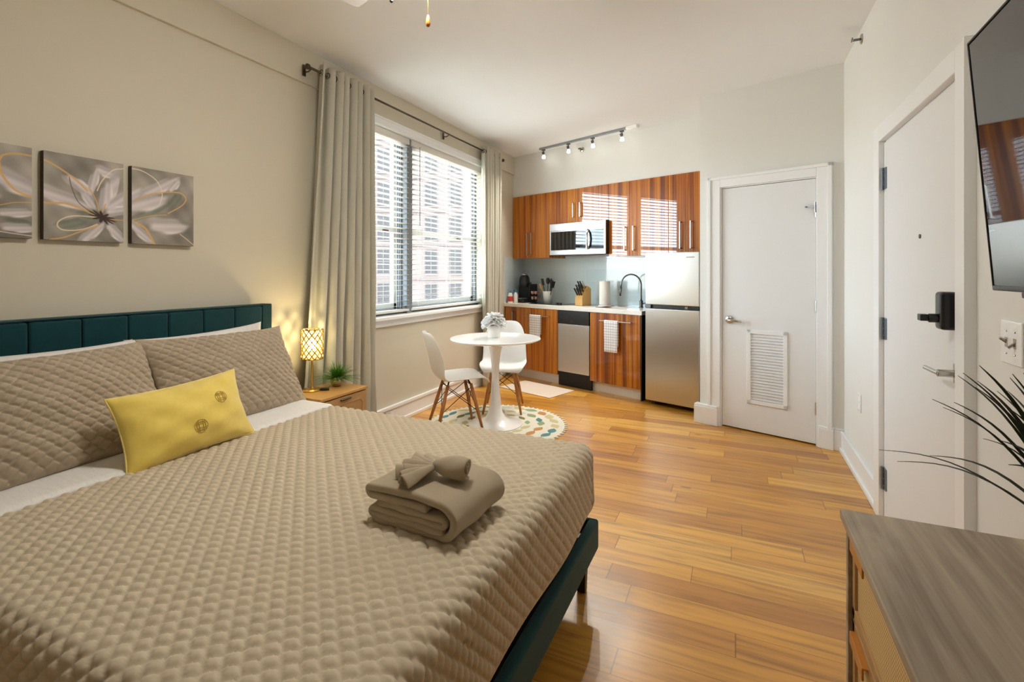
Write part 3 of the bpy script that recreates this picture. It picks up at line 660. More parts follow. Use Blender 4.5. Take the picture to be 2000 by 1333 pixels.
# worktop with sink hole
wt = KE('countertop', 'long white quartz countertop with a rounded front edge', 'countertop', .10)
f = wall_pieces(BM(), 'Z', 0, 1, 0, 1, 0, 1, []) ; f.free(); f = BM()
SX0, SX1, SY0, SY1 = 1.48-.10, 1.83-.10, -.46, -.20
for x0, x1, y0, y1 in ((.0, SX0, -.59, -.008), (SX1, 2.045, -.59, -.008), (SX0, SX1, -.59, SY0), (SX0, SX1, SY1, -.008)): box(f, x0, x1, y0, y1, .875, .915)
for v_ in f.verts:
    if v_.co.x < 1e-6: v_.co.x = -.096+.3423*(-v_.co.y)
bmesh.ops.remove_doubles(f, verts=f.verts[:], dist=1e-5); fin('slab', f, 'quartz', wt)
sk = KE('kitchen_sink', 'small stainless undermount sink in the white countertop', 'sink', .10)
f = BM(); g = .004
box(f, SX0-g, SX1+g, SY0-g, SY1+g, .76, .764); box(f, SX0-g, SX0, SY0-g, SY1+g, .76, .874); box(f, SX1, SX1+g, SY0-g, SY1+g, .76, .874); box(f, SX0, SX1, SY0-g, SY0, .76, .874); box(f, SX0, SX1, SY1, SY1+g, .76, .874)
fin('basin', f, 'steel', sk)
f = BM(); lathe(f, [(0, .764), (.03, .764), (.03, .767), (0, .767)], 20, c=((SX0+SX1)/2, -.33, 0)); fin('drain', f, 'chrome', sk)
fc = KE('faucet', 'dark chrome gooseneck kitchen faucet beside the fridge', 'faucet', 1.885, .12, .915)
f = BM(); lathe(f, [(0, 0), (.026, 0), (.026, .006), (.02, .012), (.02, .075), (.012, .085), (0, .085)], 20); fin('base', f, 'darkchrome', fc, smooth=True)
f = BM(); ar = [(0, 0, .08), (0, 0, .25)]+[(-.11*(1-math.cos(a))*.92, -.11*(1-math.cos(a))*.4, .25+.12*math.sin(a)) for a in np.linspace(.15, PI*.98, 14)]; ar += [(ar[-1][0]-.002, ar[-1][1], ar[-1][2]-.03)]
tube(f, ar, .0085, 12); fin('spout', f, 'darkchrome', fc, smooth=True)
f = BM(); tube(f, [ar[-1], (ar[-1][0]-.01, ar[-1][1], ar[-1][2]-.10)], .011, 12); fin('spray_head', f, 'darkchrome', fc, smooth=True)
f = BM(); tube(f, [(0, 0, .045), (.05, -.03, .05), (.075, -.045, .055)], .008, 10); fin('lever', f, 'darkchrome', fc, smooth=True)
ck = KE('cooktop', 'flat black glass cooktop set in the counter', 'cooktop', .52, 0, .915)
B('glass_plate', (0, .50, -.47, -.12, 0.0, .007), 'cook', ck, bevel=.002)
for q in (.40, .45):
    f = BM(); lathe(f, [(0, .007), (.017, .007), (.016, .026), (0, .028)], 16, c=(q, -.40, 0)); fin('knob', f, 'black', ck)

# fridge
fr = KE('refrigerator', 'two-door stainless steel refrigerator between sink and closet', 'refrigerator', 2.205, 0, 0)
B('body', (0.004, .541, -.575, -.03, .04, 1.495), 'bezel', fr, bevel=.004)
B('freezer_door', (0, .545, -.63, -.578, .99, 1.50), 'steel', fr, bevel=.008, segs=3)
B('fridge_door', (0, .545, -.63, -.578, .045, .955), 'steel', fr, bevel=.008, segs=3)
f = BM(); box(f, .01, .535, -.61, -.578, .957, .988); fin('door_gap_trim', f, 'black', fr)
B('middle_hinge', (.0, .06, -.632, -.60, .958, .992), 'darkchrome', fr); B('door_catch', (.40, .43, -.615, -.60, .962, .984), 'darkchrome', fr)
B('badge', (.42, .50, -.6315, -.63, 1.445, 1.455), 'chrome', fr)
for x in (.05, .49):
    f = BM(); lathe(f, [(0, 0), (.02, 0), (.02, .04), (0, .04)], 12, c=(x, -.54, 0)); lathe(f, [(0, 0), (.02, 0), (.02, .04), (0, .04)], 12, c=(x, -.09, 0)); fin('foot', f, 'black', fr)

# things on the counter
cz = .915
cm = KE('coffee_maker', 'black pod coffee maker on the counter corner', 'coffee maker', .28, .27, cz)
f = BM(); box(f, -.10, .10, -.14, .14, 0, .05); box(f, -.10, .10, -.02, .14, .05, .24); fin('body', f, 'black', cm, bevel=.012, segs=3)
B('drip_tray', (-.07, .07, -.15, -.03, .05, .058), 'greyrail', cm, bevel=.003)
f = BM(); lathe(f, [(0, .20), (.07, .20), (.075, .25), (.066, .32), (.045, .355), (0, .36)], 24, c=(0, -.01, 0)); fin('brew_head', f, 'black', cm, smooth=True)
f = BM(); lathe(f, [(0, .355), (.045, .352), (.042, .372), (0, .378)], 20, c=(0, -.01, 0)); fin('lid_ring', f, 'chrome', cm, smooth=True)
B('water_tank', (-.10, -.02, .12, .16, .05, .26), 'screen', cm, bevel=.01)
pd = KE('pod_stand', 'black wire stand filled with foil coffee pods', 'pod holder', .465, .27, cz)
f = BM(); lathe(f, [(0, 0), (.06, 0), (.06, .008), (.008, .012), (.006, .19), (.015, .20), (0, .21)], 20)
for z in (.07, .14):
    tube(f, [(.055*math.cos(a), .055*math.sin(a), z) for a in np.linspace(0, 2*PI, 17)], .003, 6, cap=False)
fin('wire_frame', f, 'black', pd)
first = None
for z in (.045, .115):
    for k in range(6):
        a = k*PI/3+.3
        if first is None:
            f = BM(); lathe(f, [(0, 0), (.012, 0), (.021, .032), (.023, .034), (0, .036)], 14); first = fin('coffee_pod', f, 'copper', None); o = first
        else: o = first.copy(); COL.objects.link(o)
        lv = Vector((.047*math.cos(a), .047*math.sin(a))); o.location = KP(.465, .27, cz+z) + KU*lv.x - KM*lv.y; tag(o, f"foil coffee pod in the {'lower' if z < .1 else 'upper'} tier of the wire stand, {('on the right side', 'back right', 'back left', 'on the left side', 'front left', 'front right')[k]}", 'coffee pod', 'coffee pods in the wire stand')
cr = KE('utensil_crock', 'white ceramic crock holding kitchen utensils', 'crock', .69, .30, cz+.0065)
f = BM(); lathe(f, [(0, 0), (.05, 0), (.062, .14), (.064, .15), (.058, .15), (.048, .012), (0, .012)], 28); fin('vessel', f, 'crock', cr, smooth=True)
uts = [('black spatula leaning left in the white crock', -.06, -.01, .29, 'spat'), ('black slotted spoon upright in the white crock', -.015, .02, .31, 'spoon'), ('black ladle at the back of the white crock', .02, .03, .30, 'spoon'), ('black solid spoon leaning right in the white crock', .06, 0, .27, 'spoon'), ('black turner leaning far right in the white crock', .085, -.02, .25, 'spat'), ('light wooden spoon at the left rim of the white crock', -.07, -.03, .22, 'wood')]
for lab, dx, dy, L_, kd in uts:
    t = KE('cooking_utensil', lab, 'utensil', .69+dx*.25, .30-dy*.3, cz+.022, 'utensils in the crock'); t.rotation_euler = Matrix.Rotation(KROT, 3, 'Z').to_quaternion().to_euler()
    f = BM(); e = Vector((dx*.8, dy*.8, L_*.75)); tube(f, [(0, 0, 0), e], .005, 8); fin('handle', f, 'knifewood' if kd == 'wood' else 'black', t)
    f = BM(); mx = Matrix.Translation(e) @ e.to_track_quat('Z', 'Y').to_matrix().to_4x4()
    if kd == 'spat': box(f, -.028, .028, -.003, .003, -.01, .075, mx=mx)
    else: bmesh.ops.create_uvsphere(f, u_segments=14, v_segments=8, radius=1, matrix=mx @ Matrix.Translation((0, 0, .03)) @ Matrix.Diagonal((.027, .012, .042, 1)))
    fin('head', f, 'knifewood' if kd == 'wood' else 'black', t, smooth=kd != 'spat')
kb_ = KE('knife_block', 'light wooden knife block on the counter', 'knife block', 1.21, .28, cz)
f = BM(); vs = [(-.05, -.09, 0), (-.05, .09, 0), (-.05, .09, .20), (-.05, .02, .235), (-.05, -.09, .10)]
a1 = [f.verts.new(v) for v in vs]; a2 = [f.verts.new((.055, v[1], v[2])) for v in vs]; f.faces.new(a1); f.faces.new(a2[::-1])
for i in range(5): f.faces.new((a1[i], a1[(i+1) % 5], a2[(i+1) % 5], a2[i]))
fin('block', f, 'knifewood', kb_, bevel=.004)
kn = 0
for ix, x in enumerate((-.03, 0, .03)):
    for iy, s in enumerate((.2, .5, .8)):
        p = Vector((x, -.09+.11*s, .10+.135*s)); lab = ['at the bottom row', 'in the middle row', 'in the top row'][iy]
        t = KE('kitchen_knife', ('steel' if (ix, iy) == (2, 2) else 'black')+'-handled knife in the block, '+lab+', '+('left column', 'middle column', 'right column')[ix], 'knife', 1.21+p.x, .28-p.y, cz+p.z, 'knives in the block')
        f = BM(); d = Vector((x*.5, -.62, .78)).normalized(); tube(f, [-d*.01, d*.05, d*.10], .009, 8); fin('handle', f, 'black' if (ix, iy) != (2, 2) else 'steel', t, smooth=True)
pt_ = KE('paper_towel_holder', 'white paper towel holder with upright post', 'paper towel holder', 1.46, .20, cz)
f = BM(); lathe(f, [(0, 0), (.075, 0), (.078, .008), (.07, .016), (.008, .016), (.007, .30), (.010, .305), (0, .315)], 32); fin('stand', f, 'white', pt_, smooth=False)
f = BM(); lathe(f, [(.02, .018), (.062, .018), (.063, .022), (.063, .285), (.062, .29), (.02, .29)], 40, c=(0, 0, 0)); o = fin('paper_towel_roll', f, 'paper'); o.location = KP(1.46, .20, cz); tag(o, 'white roll of paper towels on its upright holder', 'paper towels')
so_ = KE('dish_soap_bottle', 'white detergent bottle with red label at the window end of the counter', 'bottle', .232, .50, cz)
f = BM(); lathe(f, [(0, 0), (.032, 0), (.034, .01), (.034, .09), (.02, .125), (.012, .13), (0, .13)], 20); fin('bottle_body', f, 'clearw', so_, smooth=True)
f = BM(); lathe(f, [(.0345, .02), (.0348, .02), (.0348, .085), (.0345, .085)], 20); fin('label', f, 'red', so_)
f = BM(); lathe(f, [(0, .128), (.013, .128), (.012, .155), (0, .157)], 14); fin('cap', f, 'bluecap', so_)
so_ = KE('spray_bottle', 'white spray bottle with blue trigger beside the coffee maker', 'bottle', .262, .43, cz)
f = BM(); lathe(f, [(0, 0), (.028, 0), (.03, .01), (.028, .10), (.012, .135), (0, .135)], 20); fin('bottle_body', f, 'clearw', so_, smooth=True)
f = BM(); box(f, -.035, .02, -.01, .01, .135, .165); box(f, -.03, -.022, -.006, .006, .10, .135); fin('trigger', f, 'bluecap', so_, bevel=.003)

# dish towels over the bars
def hang(label, a, zbar, w_, lf, lb):
    prof = []
    for k in range(14): prof.append((-.0105-.001*math.sin(k), -lf+lf*k/13))
    for k in range(1, 6): t = PI*k/6; prof.append((-.0095*math.cos(t), .0095*math.sin(t)))
    for k in range(14): prof.append((.0105, -lb*k/13))
    V = np.zeros((12, len(prof), 3))
    for i in range(12):
        for j, (y, z) in enumerate(prof):
            x = -w_/2+w_*i/11; amt = max(0, -z)/lf
            V[i, j] = (x*(1-.05*amt), y+.003*math.sin(i*1.3)*amt*(1 if y < 0 else .3), z)
    o = link('dish_towel', gridmesh('dish_towel', V), 'check', smooth=True, solid=.0035)
    o.location = KP(a, BF+.04, zbar); o.rotation_euler = (0, 0, KROT); return tag(o, label, 'dish towel', 'checked dish towels')
hang('white checked dish towel on the bar left of the dishwasher, partly behind the table', .745, .785, .175, .28, .22)
hang('white checked dish towel on the bar right of the dishwasher', 1.80, .79, .165, .325, .26)
mt = B('kitchen_mat', (-.365, .365, -.22, .22, 0.0, .008), 'matw', None, bevel=.003); mt.location = KP(1.02, .905, .0005); mt.rotation_euler = (0, 0, KROT); tag(mt, 'plain cream floor mat in front of the dishwasher', 'mat')
ol = E('wall_outlet', 'small white outlet low on the right wall near the closet', 'outlet', (XR, 3.75, .48), group='wall outlets')
B('plate', (-.006, 0, -.036, .036, -.058, .058), 'white', ol, bevel=.003)
f = BM(); box(f, -.0068, -.005, -.014, .014, .010, .040); box(f, -.0068, -.005, -.014, .014, -.040, -.010); fin('socket', f, 'trim', ol)
ol = E('wall_outlet', 'small cream outlet set in the tall baseboard under the window', 'outlet', (XL+.018, 3.35, .085), group='wall outlets')
B('plate', (0, .006, -.036, .036, -.045, .04), 'wall', ol, bevel=.002); f = BM(); box(f, .005, .0068, -.014, .014, .008, .03); box(f, .005, .0068, -.014, .014, -.032, -.01); fin('socket', f, 'sashwhite', ol)

# ---------------------------------------------------------------- rug, table, flowers, chairs
TC = (-1.872, 3.765)
rug = None
f = BM(); R_ = .585; n = 120; mats = ['rugw', 'rugteal', 'rugolive', 'rugsand', 'rugsage', 'rugtan', 'rugpale']
pr = [(R_*1.0, 0), (R_*1.0, .007), (R_*.985, .010), (0, .010)]
rings = [[f.verts.new((r*math.cos(2*PI*k/n), r*math.sin(2*PI*k/n), z)) for k in range(n)] for r, z in pr[:3]]
for a, b in zip(rings, rings[1:]):
    for k in range(n): f.faces.new((a[k], a[(k+1) % n], b[(k+1) % n], b[k]))
f.faces.new(rings[-1]); f.faces.new(rings[0][::-1])
for k in range(72):   # scalloped picot edge
    a = 2*PI*k/72; c_ = Vector((math.cos(a), math.sin(a), 0)); s_ = Vector((-math.sin(a), math.cos(a), 0))
    pts = [c_*(R_-.004)-s_*.014, c_*(R_+.024)-s_*.006, c_*(R_+.028), c_*(R_+.024)+s_*.006, c_*(R_-.004)+s_*.014]
    t1 = [f.verts.new(p+Vector((0, 0, .007))) for p in pts]; t0 = [f.verts.new(p+Vector((0, 0, .001))) for p in pts]
    f.faces.new(t1); f.faces.new(t0[::-1])
    for i in range(5): f.faces.new((t0[i], t0[(i+1) % 5], t1[(i+1) % 5], t1[i]))
rr = random.Random(3)
for ring_r, cnt_, L_, W_ in ((.505, 24, .15, .062), (.385, 19, .14, .058), (.27, 13, .13, .05), (.16, 7, .10, .04)):
    for k in range(cnt_):
        a = 2*PI*(k+rr.random()*.25)/cnt_; c_ = Vector((ring_r*math.cos(a), ring_r*math.sin(a), 0)); an = a+PI/2+rr.uniform(-.45, .45)
        d = Vector((math.cos(an), math.sin(an), 0)); q = Vector((-d.y, d.x, 0)); ll, w_ = L_*rr.uniform(.75, 1.05), W_*rr.uniform(.75, 1.1)
        pts = [c_+d*ll*(t-.5)+q*w_*math.sin(PI*t)*.6 for t in np.linspace(0, 1, 9)]+[c_+d*ll*(t-.5)-q*w_*math.sin(PI*t)*.6 for t in np.linspace(1, 0, 9)[1:-1]]
        fc_ = f.faces.new([f.verts.new(p+Vector((0, 0, .0105+.0003*rr.random()))) for p in pts]); fc_.material_index = rr.choice([1, 1, 2, 2, 3, 3, 4, 4, 5, 6])
me = bpy.data.meshes.new('round_rug'); f.to_mesh(me); f.free(); rug = link('round_rug', me, mats); rug.location = (-1.872, 3.78, .0005)
tag(rug, 'round cream rug with green, teal and tan leaves under the dining table', 'rug')
RZ = .012
tb = E('dining_table', 'round white pedestal dining table on the leaf rug', 'table', (TC[0], TC[1], RZ))
f = BM(); lathe(f, [(0, .708), (.06, .708), (.34, .712), (.378, .722), (.388, .729), (.386, .735), (.37, .738), (0, .738)], 72); fin('tabletop', f, 'white', tb, smooth=False, bevel=.0)
f = BM(); lathe(f, [(0, 0), (.228, 0), (.230, .006), (.19, .016), (.13, .032), (.085, .060), (.062, .10), (.048, .17), (.038, .28), (.032, .40), (.034, .50), (.044, .60), (.056, .66), (.072, .708), (0, .708)], 56); fin('pedestal', f, 'white', tb, smooth=True)
for p in tb.children[0].data.polygons: p.use_smooth = abs(p.normal.z) < .97
vs_ = E('flower_vase', 'small white cylindrical vase on the dining table', 'vase', (-1.888, 3.775, RZ+.738))
f = BM(); lathe(f, [(0, 0), (.050, 0), (.052, .004), (.054, .105), (.049, .105), (.046, .01), (0, .01)], 32); fin('vessel', f, 'crock', vs_, smooth=True)
def rose(label, loc, r, tilt, seed):
    t = E('white_rose', label, 'flower', loc, rot=tilt, group='white roses in the vase'); rg = random.Random(seed)
    r *= 1.22; g0 = BM(); sphere(g0, (0, 0, -.05*r), .62*r, 16, (1, 1, .9)); fin('flower_heart', g0, 'petal', t, smooth=True)
    for ring, (cnt_, rad, up, sz) in enumerate(((3, .18, .55, .55), (5, .42, .45, .75), (7, .68, .20, .9), (8, .85, -.12, .95))):
        f = BM()
        for k in range(cnt_):
            a = 2*PI*(k+.37*ring)/cnt_+rg.uniform(-.1, .1); open_ = (.15, .45, .9, 1.35)[ring]
            mx = Matrix.Rotation(a, 4, 'Z') @ Matrix.Translation((rad*r*.45, 0, up*r*.4-.15*r)) @ Matrix.Rotation(open_, 4, 'Y')
            G = []
            for i in range(6):
                row = []
                for j in range(6):
                    u = (i/5-.5)*2; v_ = j/5; wd = math.sin(PI*(.15+.75*v_))*.62*sz*r
                    p = Vector((-.28*r*u*u*sz+.22*r*sz*v_*v_, u*wd, v_*sz*r)); row.append(f.verts.new(mx @ p))
                G.append(row)
            for i in range(5):
                for j in range(5): f.faces.new((G[i][j], G[i+1][j], G[i+1][j+1], G[i][j+1]))
        fin('petals', f, 'petal', t, smooth=True, solid=.0015)
    return t
vb = Vector((-1.888, 3.775, RZ+.738+.105))
rose('white rose at the front left of the vase', vb+Vector((-.030, -.028, .030)), .055, (.5, -.4, 0), 1)
rose('white rose at the right of the vase beside the green bud', vb+Vector((.045, .0, .028)), .05, (.1, .7, 0), 2)
rose('white rose standing highest in the vase', vb+Vector((0, .012, .062)), .055, (-.15, .05, 0), 3)
rose('white rose at the back of the vase', vb+Vector((-.02, .045, .03)), .05, (-.7, -.2, 0), 4)
g_ = BM(); sphere(g_, (0, 0, 0), .011, 12); o = fin('green_bud', g_, 'green', None, smooth=True); o.location = vb+Vector((.035, -.048, .055)); tag(o, 'tiny dark green bud between the white roses', 'bud')
for q in range(5):
    f = BM(); tube(f, [(0, 0, 0), (0, 0, .1)], .002, 5)
    fin('flower_stem', f, 'green', vs_).location = (.02*math.cos(q*1.3), .02*math.sin(q*1.3), .012)

def chair(label, loc, rz):
    t = E('shell_chair', label, 'chair', loc, rz, 'white shell chairs around the dining table')
    prof = [(.245, .395), (.238, .418), (.215, .430), (.16, .432), (.08, .424), (0, .416), (-.08, .412), (-.13, .420), (-.17, .445), (-.195, .485), (-.208, .54), (-.220, .60), (-.235, .67), (-.252, .74), (-.268, .79), (-.278, .812)]
    wid = [.165, .195, .215, .226, .232, .234, .232, .230, .228, .226, .224, .220, .210, .192, .160, .110]
    ns, nt_ = len(prof), 17; V = np.zeros((ns, nt_, 3))
    for i, ((x, z), w_) in enumerate(zip(prof, wid)):
        s = i/(ns-1)
        up = .032*max(0, 1-abs(s-.35)/.38); fw = .075*min(1, max(0, (s-.42)/.25))*(1-.45*max(0, (s-.75)/.25))
        for j in range(nt_):
            u = -1+2*j/(nt_-1); e = abs(u)**2.6
            V[i, j] = (x+fw*e, w_*u*(1-.06*e), z+up*e-(.012*e if s < .12 else 0))
    me = gridmesh('seat_shell', V); link('seat_shell', me, 'shell', t, smooth=True, solid=.006, sub=1)
    feet = [(.185, .175), (.185, -.175), (-.20, .175), (-.20, -.175)]; tops = [(.10, .10), (.10, -.10), (-.09, .10), (-.09, -.10)]
    for (fx, fy), (tx, ty) in zip(feet, tops):
        f = BM(); tube(f, [(fx, fy, 0), (tx+(fx-tx)*.5, ty+(fy-ty)*.5, .19), (tx, ty, .385)], lambda q: .0095+.006*math.sin(PI*min(1, q*1.2)*.8), 12); fin('leg', f, 'legdowel', t, smooth=True)
    def on(i, z):
        fx, fy = feet[i]; tx, ty = tops[i]; q = z/.385; return (fx+(tx-fx)*q, fy+(ty-fy)*q, z)
    f = BM()
    for i, j in ((0, 1), (1, 0), (2, 3), (3, 2), (0, 2), (2, 0), (1, 3), (3, 1)): tube(f, [on(i, .165), on(j, .36)], .003, 6)
    for i in range(4): x, y, z = on(i, .37); tube(f, [(x, y, z), (x*.8, y*.7, .41)], .007, 8)
    tube(f, [on(0, .37), on(1, .37)], .004, 6); tube(f, [on(2, .37), on(3, .37)], .004, 6)
    fin('wire_brace', f, 'wire', t)
    return t
chair('white shell chair with dowel legs in side view, between the table and the bed', (-2.118, 3.525, RZ), math.radians(44))
chair('white shell chair with dowel legs tucked behind the table, facing the bed', (-2.005, 4.205, RZ), math.radians(-69))

# ---------------------------------------------------------------- bed
BY0, BY1, BXH, BXF = .47, 2.00, -2.57, -.525
bed = E('upholstered_bed', 'queen bed frame in dark teal velvet with channel-tufted headboard', 'bed', ((BXH+BXF)/2, (BY0+BY1)/2, 0)); bo = Vector(bed.location)
def bl(x0, x1, y0, y1, z0, z1): return (x0-bo.x, x1-bo.x, y0-bo.y, y1-bo.y, z0, z1)
HY0, HY1 = .375, 2.117
hb = B('headboard', bl(-2.662, -2.60, HY0, HY1, .12, 1.118), 'velvet', bed, bevel=.008, segs=3)
yy = HY1-.068
for s in range(9):
    B('channel_panel', bl(-2.61, -2.572, yy-.1775+.001, yy-.001, .30, 1.108), 'velvet', hb, bevel=.010, segs=4); yy -= .1775
f = BM()
for d in ((HY1-.066, HY1, .12, 1.118), (HY0, yy, .12, 1.118), (HY0, HY1, 1.110, 1.118)): box(f, *bl(-2.61, -2.575, d[0], d[1], d[2], d[3]))
fin('border', f, 'velvet', hb, bevel=.01, segs=3)
B('side_rail', bl(BXH, BXF+.01, BY1-.03, BY1, .165, .288), 'velvet', bed, bevel=.012, segs=3)
B('side_rail', bl(BXH, BXF+.01, BY0+.02, BY0+.05, .165, .288), 'velvet', bed, bevel=.012, segs=3)
B('foot_rail', bl(BXF-.03, BXF+.01, BY0+.02, BY1+.0, .165, .288), 'velvet', bed, bevel=.012, segs=3)
B('slat_base', bl(BXH, BXF-.03, BY0+.05, BY1-.03, .22, .25), 'legwood', bed)
for x, y in ((BXF-.05, BY1-.045), (BXF-.05, BY0+.07), (BXH+.06, BY1-.06), (BXH+.06, BY0+.07), (-1.55, (BY0+BY1)/2)):
    B('leg', bl(x-.024, x+.024, y-.024, y+.024, 0, .20), 'legwood', bed, bevel=.004).data
for o in bed.children:
    if o.name.startswith('leg'):
        for v_ in o.data.vertices:
            if v_.co.z < .01:
                c_ = sum((w_.co for w_ in o.data.vertices), Vector())/8; v_.co.x = c_.x+(v_.co.x-c_.x)*.7; v_.co.y = c_.y+(v_.co.y-c_.y)*.7
MX0, MX1, MY0, MY1 = -2.565, -.555, .50, 1.985
B('mattress', bl(MX0, MX1-.02, MY0+.02, MY1-.02, .25, .565), 'sheet', bed, bevel=.05, segs=4)

def drape(name, m, X0, X1, Y0, Y1, zt, R, dropx, dropy, step, pat=0, amp=.0, cell=(.055, .042), flare=.0, solid=0, seed=0, head=None):
    """cloth lying on the bed: flat top, rounded shoulders, hanging sides; X0 is its head-end edge"""
    us = np.arange(X0, X1+dropx+step/2, step); vs = np.arange(Y0-dropy, Y1+dropy+step/2, step)
    U, Vv = np.meshgrid(us, vs, indexing='ij')
    ex = np.maximum(U-X1, 0); ey = np.where(Vv > Y1, Vv-Y1, np.where(Vv < Y0, Vv-Y0, 0))
    e = np.maximum(ex, np.abs(ey)); h = np.hypot(ex, ey)+1e-9; dx, dy = ex/h, ey/h
    ang = np.minimum(e/R, PI/2); rest = np.maximum(e-R*PI/2, 0)
    out = R*np.sin(ang)+flare*rest; down = R*(1-np.cos(ang))+rest
    out = out+ (.006*np.sin(Vv*9+seed)*np.abs(dx)+.006*np.sin(U*8)*np.abs(dy))*np.clip(rest/.1, 0, 1)
    bx = np.minimum(U, X1); by = np.clip(Vv, Y0, Y1)
    X = bx+dx*out; Y = by+dy*out; Z = zt-down
    crown = .012*(1-((bx-(X0+X1)/2)/((X1-X0)/2))**4)*(1-((by-(Y0+Y1)/2)/((Y1-Y0)/2))**4)
    Z = Z+crown*np.clip(1-e/R, 0, 1)
    Nn = np.stack([dx*np.sin(ang), dy*np.sin(ang), np.cos(ang)], -1)
    H = np.zeros_like(U)
    if pat:
        H = puff(U, Vv, cell)*amp
        H = H*np.clip((max(dropx, dropy)-e)/.03, 0, 1)
        H += .0022*np.sin(U*5.1+Vv*7.3+seed)*np.sin(U*3.3-Vv*4.1)
    P3 = np.stack([X, Y, Z], -1)+Nn*H[..., None]
    return link(name, gridmesh(name, P3), m, smooth=True, solid=solid)
def puff(U, V_, cell):
    a, b = cell; x = U/a; y = V_/b
    # staggered lattice; softened distance between the two nearest cell centres gives stitched ogee cells
    best = np.full(U.shape, 9.); sec = np.full(U.shape, 9.)
    for off in (0, .5):
        for i in (-1, 0, 1):
            for j in (-1, 0, 1):
                cx = np.floor(x-off+.5)+off+i; cy = np.floor(y-off+.5)+off+j
                d = np.hypot((x-cx)*.86, (y-cy)*1.0)
                nb = np.minimum(best, d); sec = np.where(d < best, best, np.minimum(sec, d)); best = nb
    g = np.clip((sec-best)/.34, 0, 1)
    return g**.40*(1-1.5*best**2)
q = drape('quilt', 'quilt', -1.985, -.590, .535, 1.965, .590, .048, .292, .26, .0050, pat=1, amp=.0115, cell=(.048, .045), flare=.03, solid=0)
tag(q, 'taupe scallop-stitched quilt covering the bed', 'quilt')
s_ = drape('bed_sheet', 'sheet', -2.10, -1.93, .525, 1.975, .5985, .045, 0, .20, .012, flare=.02, solid=.006)
# fold-back of the sheet: a soft thick band
X = np.linspace(-2.56, -1.95, 60)[:, None]; Y = np.linspace(.30, 2.20, 150)[None, :]
ey = np.where(Y > 1.96, Y-1.96, np.where(Y < .53, Y-.53, 0)); ae = np.abs(ey); ang = np.minimum(ae/.05, PI/2); rest = np.maximum(ae-.05*PI/2, 0)
Yp = np.clip(Y, .53, 1.96)+np.sign(ey)*(.05*np.sin(ang)+.0*rest); dn = .05*(1-np.cos(ang))+rest
roll = np.clip((X+1.975)/.02, 0, 1)
Zp = .606-dn-.010*roll**2+.0015*np.sin(Y*13+X*5)
V = np.stack(np.broadcast_arrays(X, Yp, Zp), -1)
bpy.data.objects.remove(s_)
s_ = link('bed_sheet', gridmesh('bed_sheet', V), 'sheet', smooth=True, solid=.009); tag(s_, 'white sheet folded over at the head of the bed', 'sheet')

def pillow(name, m, W_, H_, T_, nu=60, nv=44, quilted=0, pinch=.055, flange=0, cell=(.05, .05), seed=0, wr=.004):
    """a cushion standing in its local YZ plane (Y width, Z height, X thickness)"""
    u = np.linspace(-1, 1, nu); v = np.linspace(-1, 1, nv); U, V_ = np.meshgrid(u, v, indexing='ij')
    side = []
    for sgn in (1, -1):
        prof = (np.clip(1-np.abs(U)**2.2, 0, 1)**.55)*(np.clip(1-np.abs(V_)**2.2, 0, 1)**.55)
        y = W_/2*U*(1-pinch*(1-V_**2)*1.0); z = H_/2*V_*(1-pinch*1.2*(1-U**2))
        x = sgn*T_/2*prof; y = y*(1+.012*np.abs(U*V_)**8); z = z*(1+.02*np.abs(U*V_)**8)
        n_ = .5*wr*np.sin(U*9+V_*7+seed)+wr*np.sin(U*4-V_*6+seed*2)*np.cos(V_*5+seed)+wr*.6*np.sin(U*17+seed)*np.abs(V_)**3
        x = x+sgn*n_*np.clip(prof*2, 0, 1)
        if quilted: x = x+sgn*puff(U*W_/2+9, V_*H_/2+9, cell)*quilted*np.clip(prof*3, 0, 1)
        side.append(np.stack([x, y, z], -1))
    A_ = side[0]; B2 = side[1][:, ::-1][:, 1:-1]
    V3 = np.concatenate([A_, B2], 1); V3 = np.concatenate([V3, V3[:, :1]], 1)
    me = gridmesh(name, V3); bm_ = bmesh.new(); bm_.from_mesh(me); bmesh.ops.remove_doubles(bm_, verts=bm_.verts[:], dist=1e-5)
    bmesh.ops.dissolve_degenerate(bm_, dist=1e-6, edges=bm_.edges[:]); bmesh.ops.recalc_face_normals(bm_, faces=bm_.faces[:]); bm_.to_mesh(me); bm_.free()
    return link(name, me, m, smooth=True)
def place(o, loc, lean, yaw=0, roll=0):
    o.location = loc; o.rotation_euler = (Matrix.Rotation(math.radians(yaw), 3, 'Z') @ Matrix.Rotation(math.radians(-lean), 3, 'Y') @ Matrix.Rotation(math.radians(roll), 3, 'X')).to_euler()
for lab, y, ro, z in (('white sleeping pillow standing behind the right quilted sham', 1.645, 1.5, .792), ('white sleeping pillow standing behind the left quilted sham', .965, -1, .788)):
    o = pillow('sleeping_pillow', 'sheet', .70, .44, .10, seed=y*7); place(o, (-2.478, y, z), 9, 0, ro); tag(o, lab, 'pillow', 'white sleeping pillows')
for lab, y, yaw, ro, x in (('taupe quilted pillow sham at the lamp side of the bed, leaning on the headboard', 1.645, 0, -1, -2.285), ('taupe quilted pillow sham at the near side of the bed, behind the yellow cushion', .945, 3, 0, -2.27)):
    o = pillow('pillow_sham', 'sham', .74, .475, .20, nu=250, nv=160, quilted=.012, cell=(.046, .046), seed=y*3, wr=.007, pinch=.06); place(o, (x, y, .795), 29, yaw, ro); tag(o, lab, 'pillow', 'quilted pillow shams')
yc = pillow('throw_cushion', 'yellow', .49, .295, .166, nu=90, nv=64, seed=2, pinch=.075, wr=.005); place(yc, (-1.995, 1.245, .728), 24, -3, 3); tag(yc, 'small yellow velvet lumbar cushion with two embroidered round medallions', 'cushion')
f = BM(); pp = []
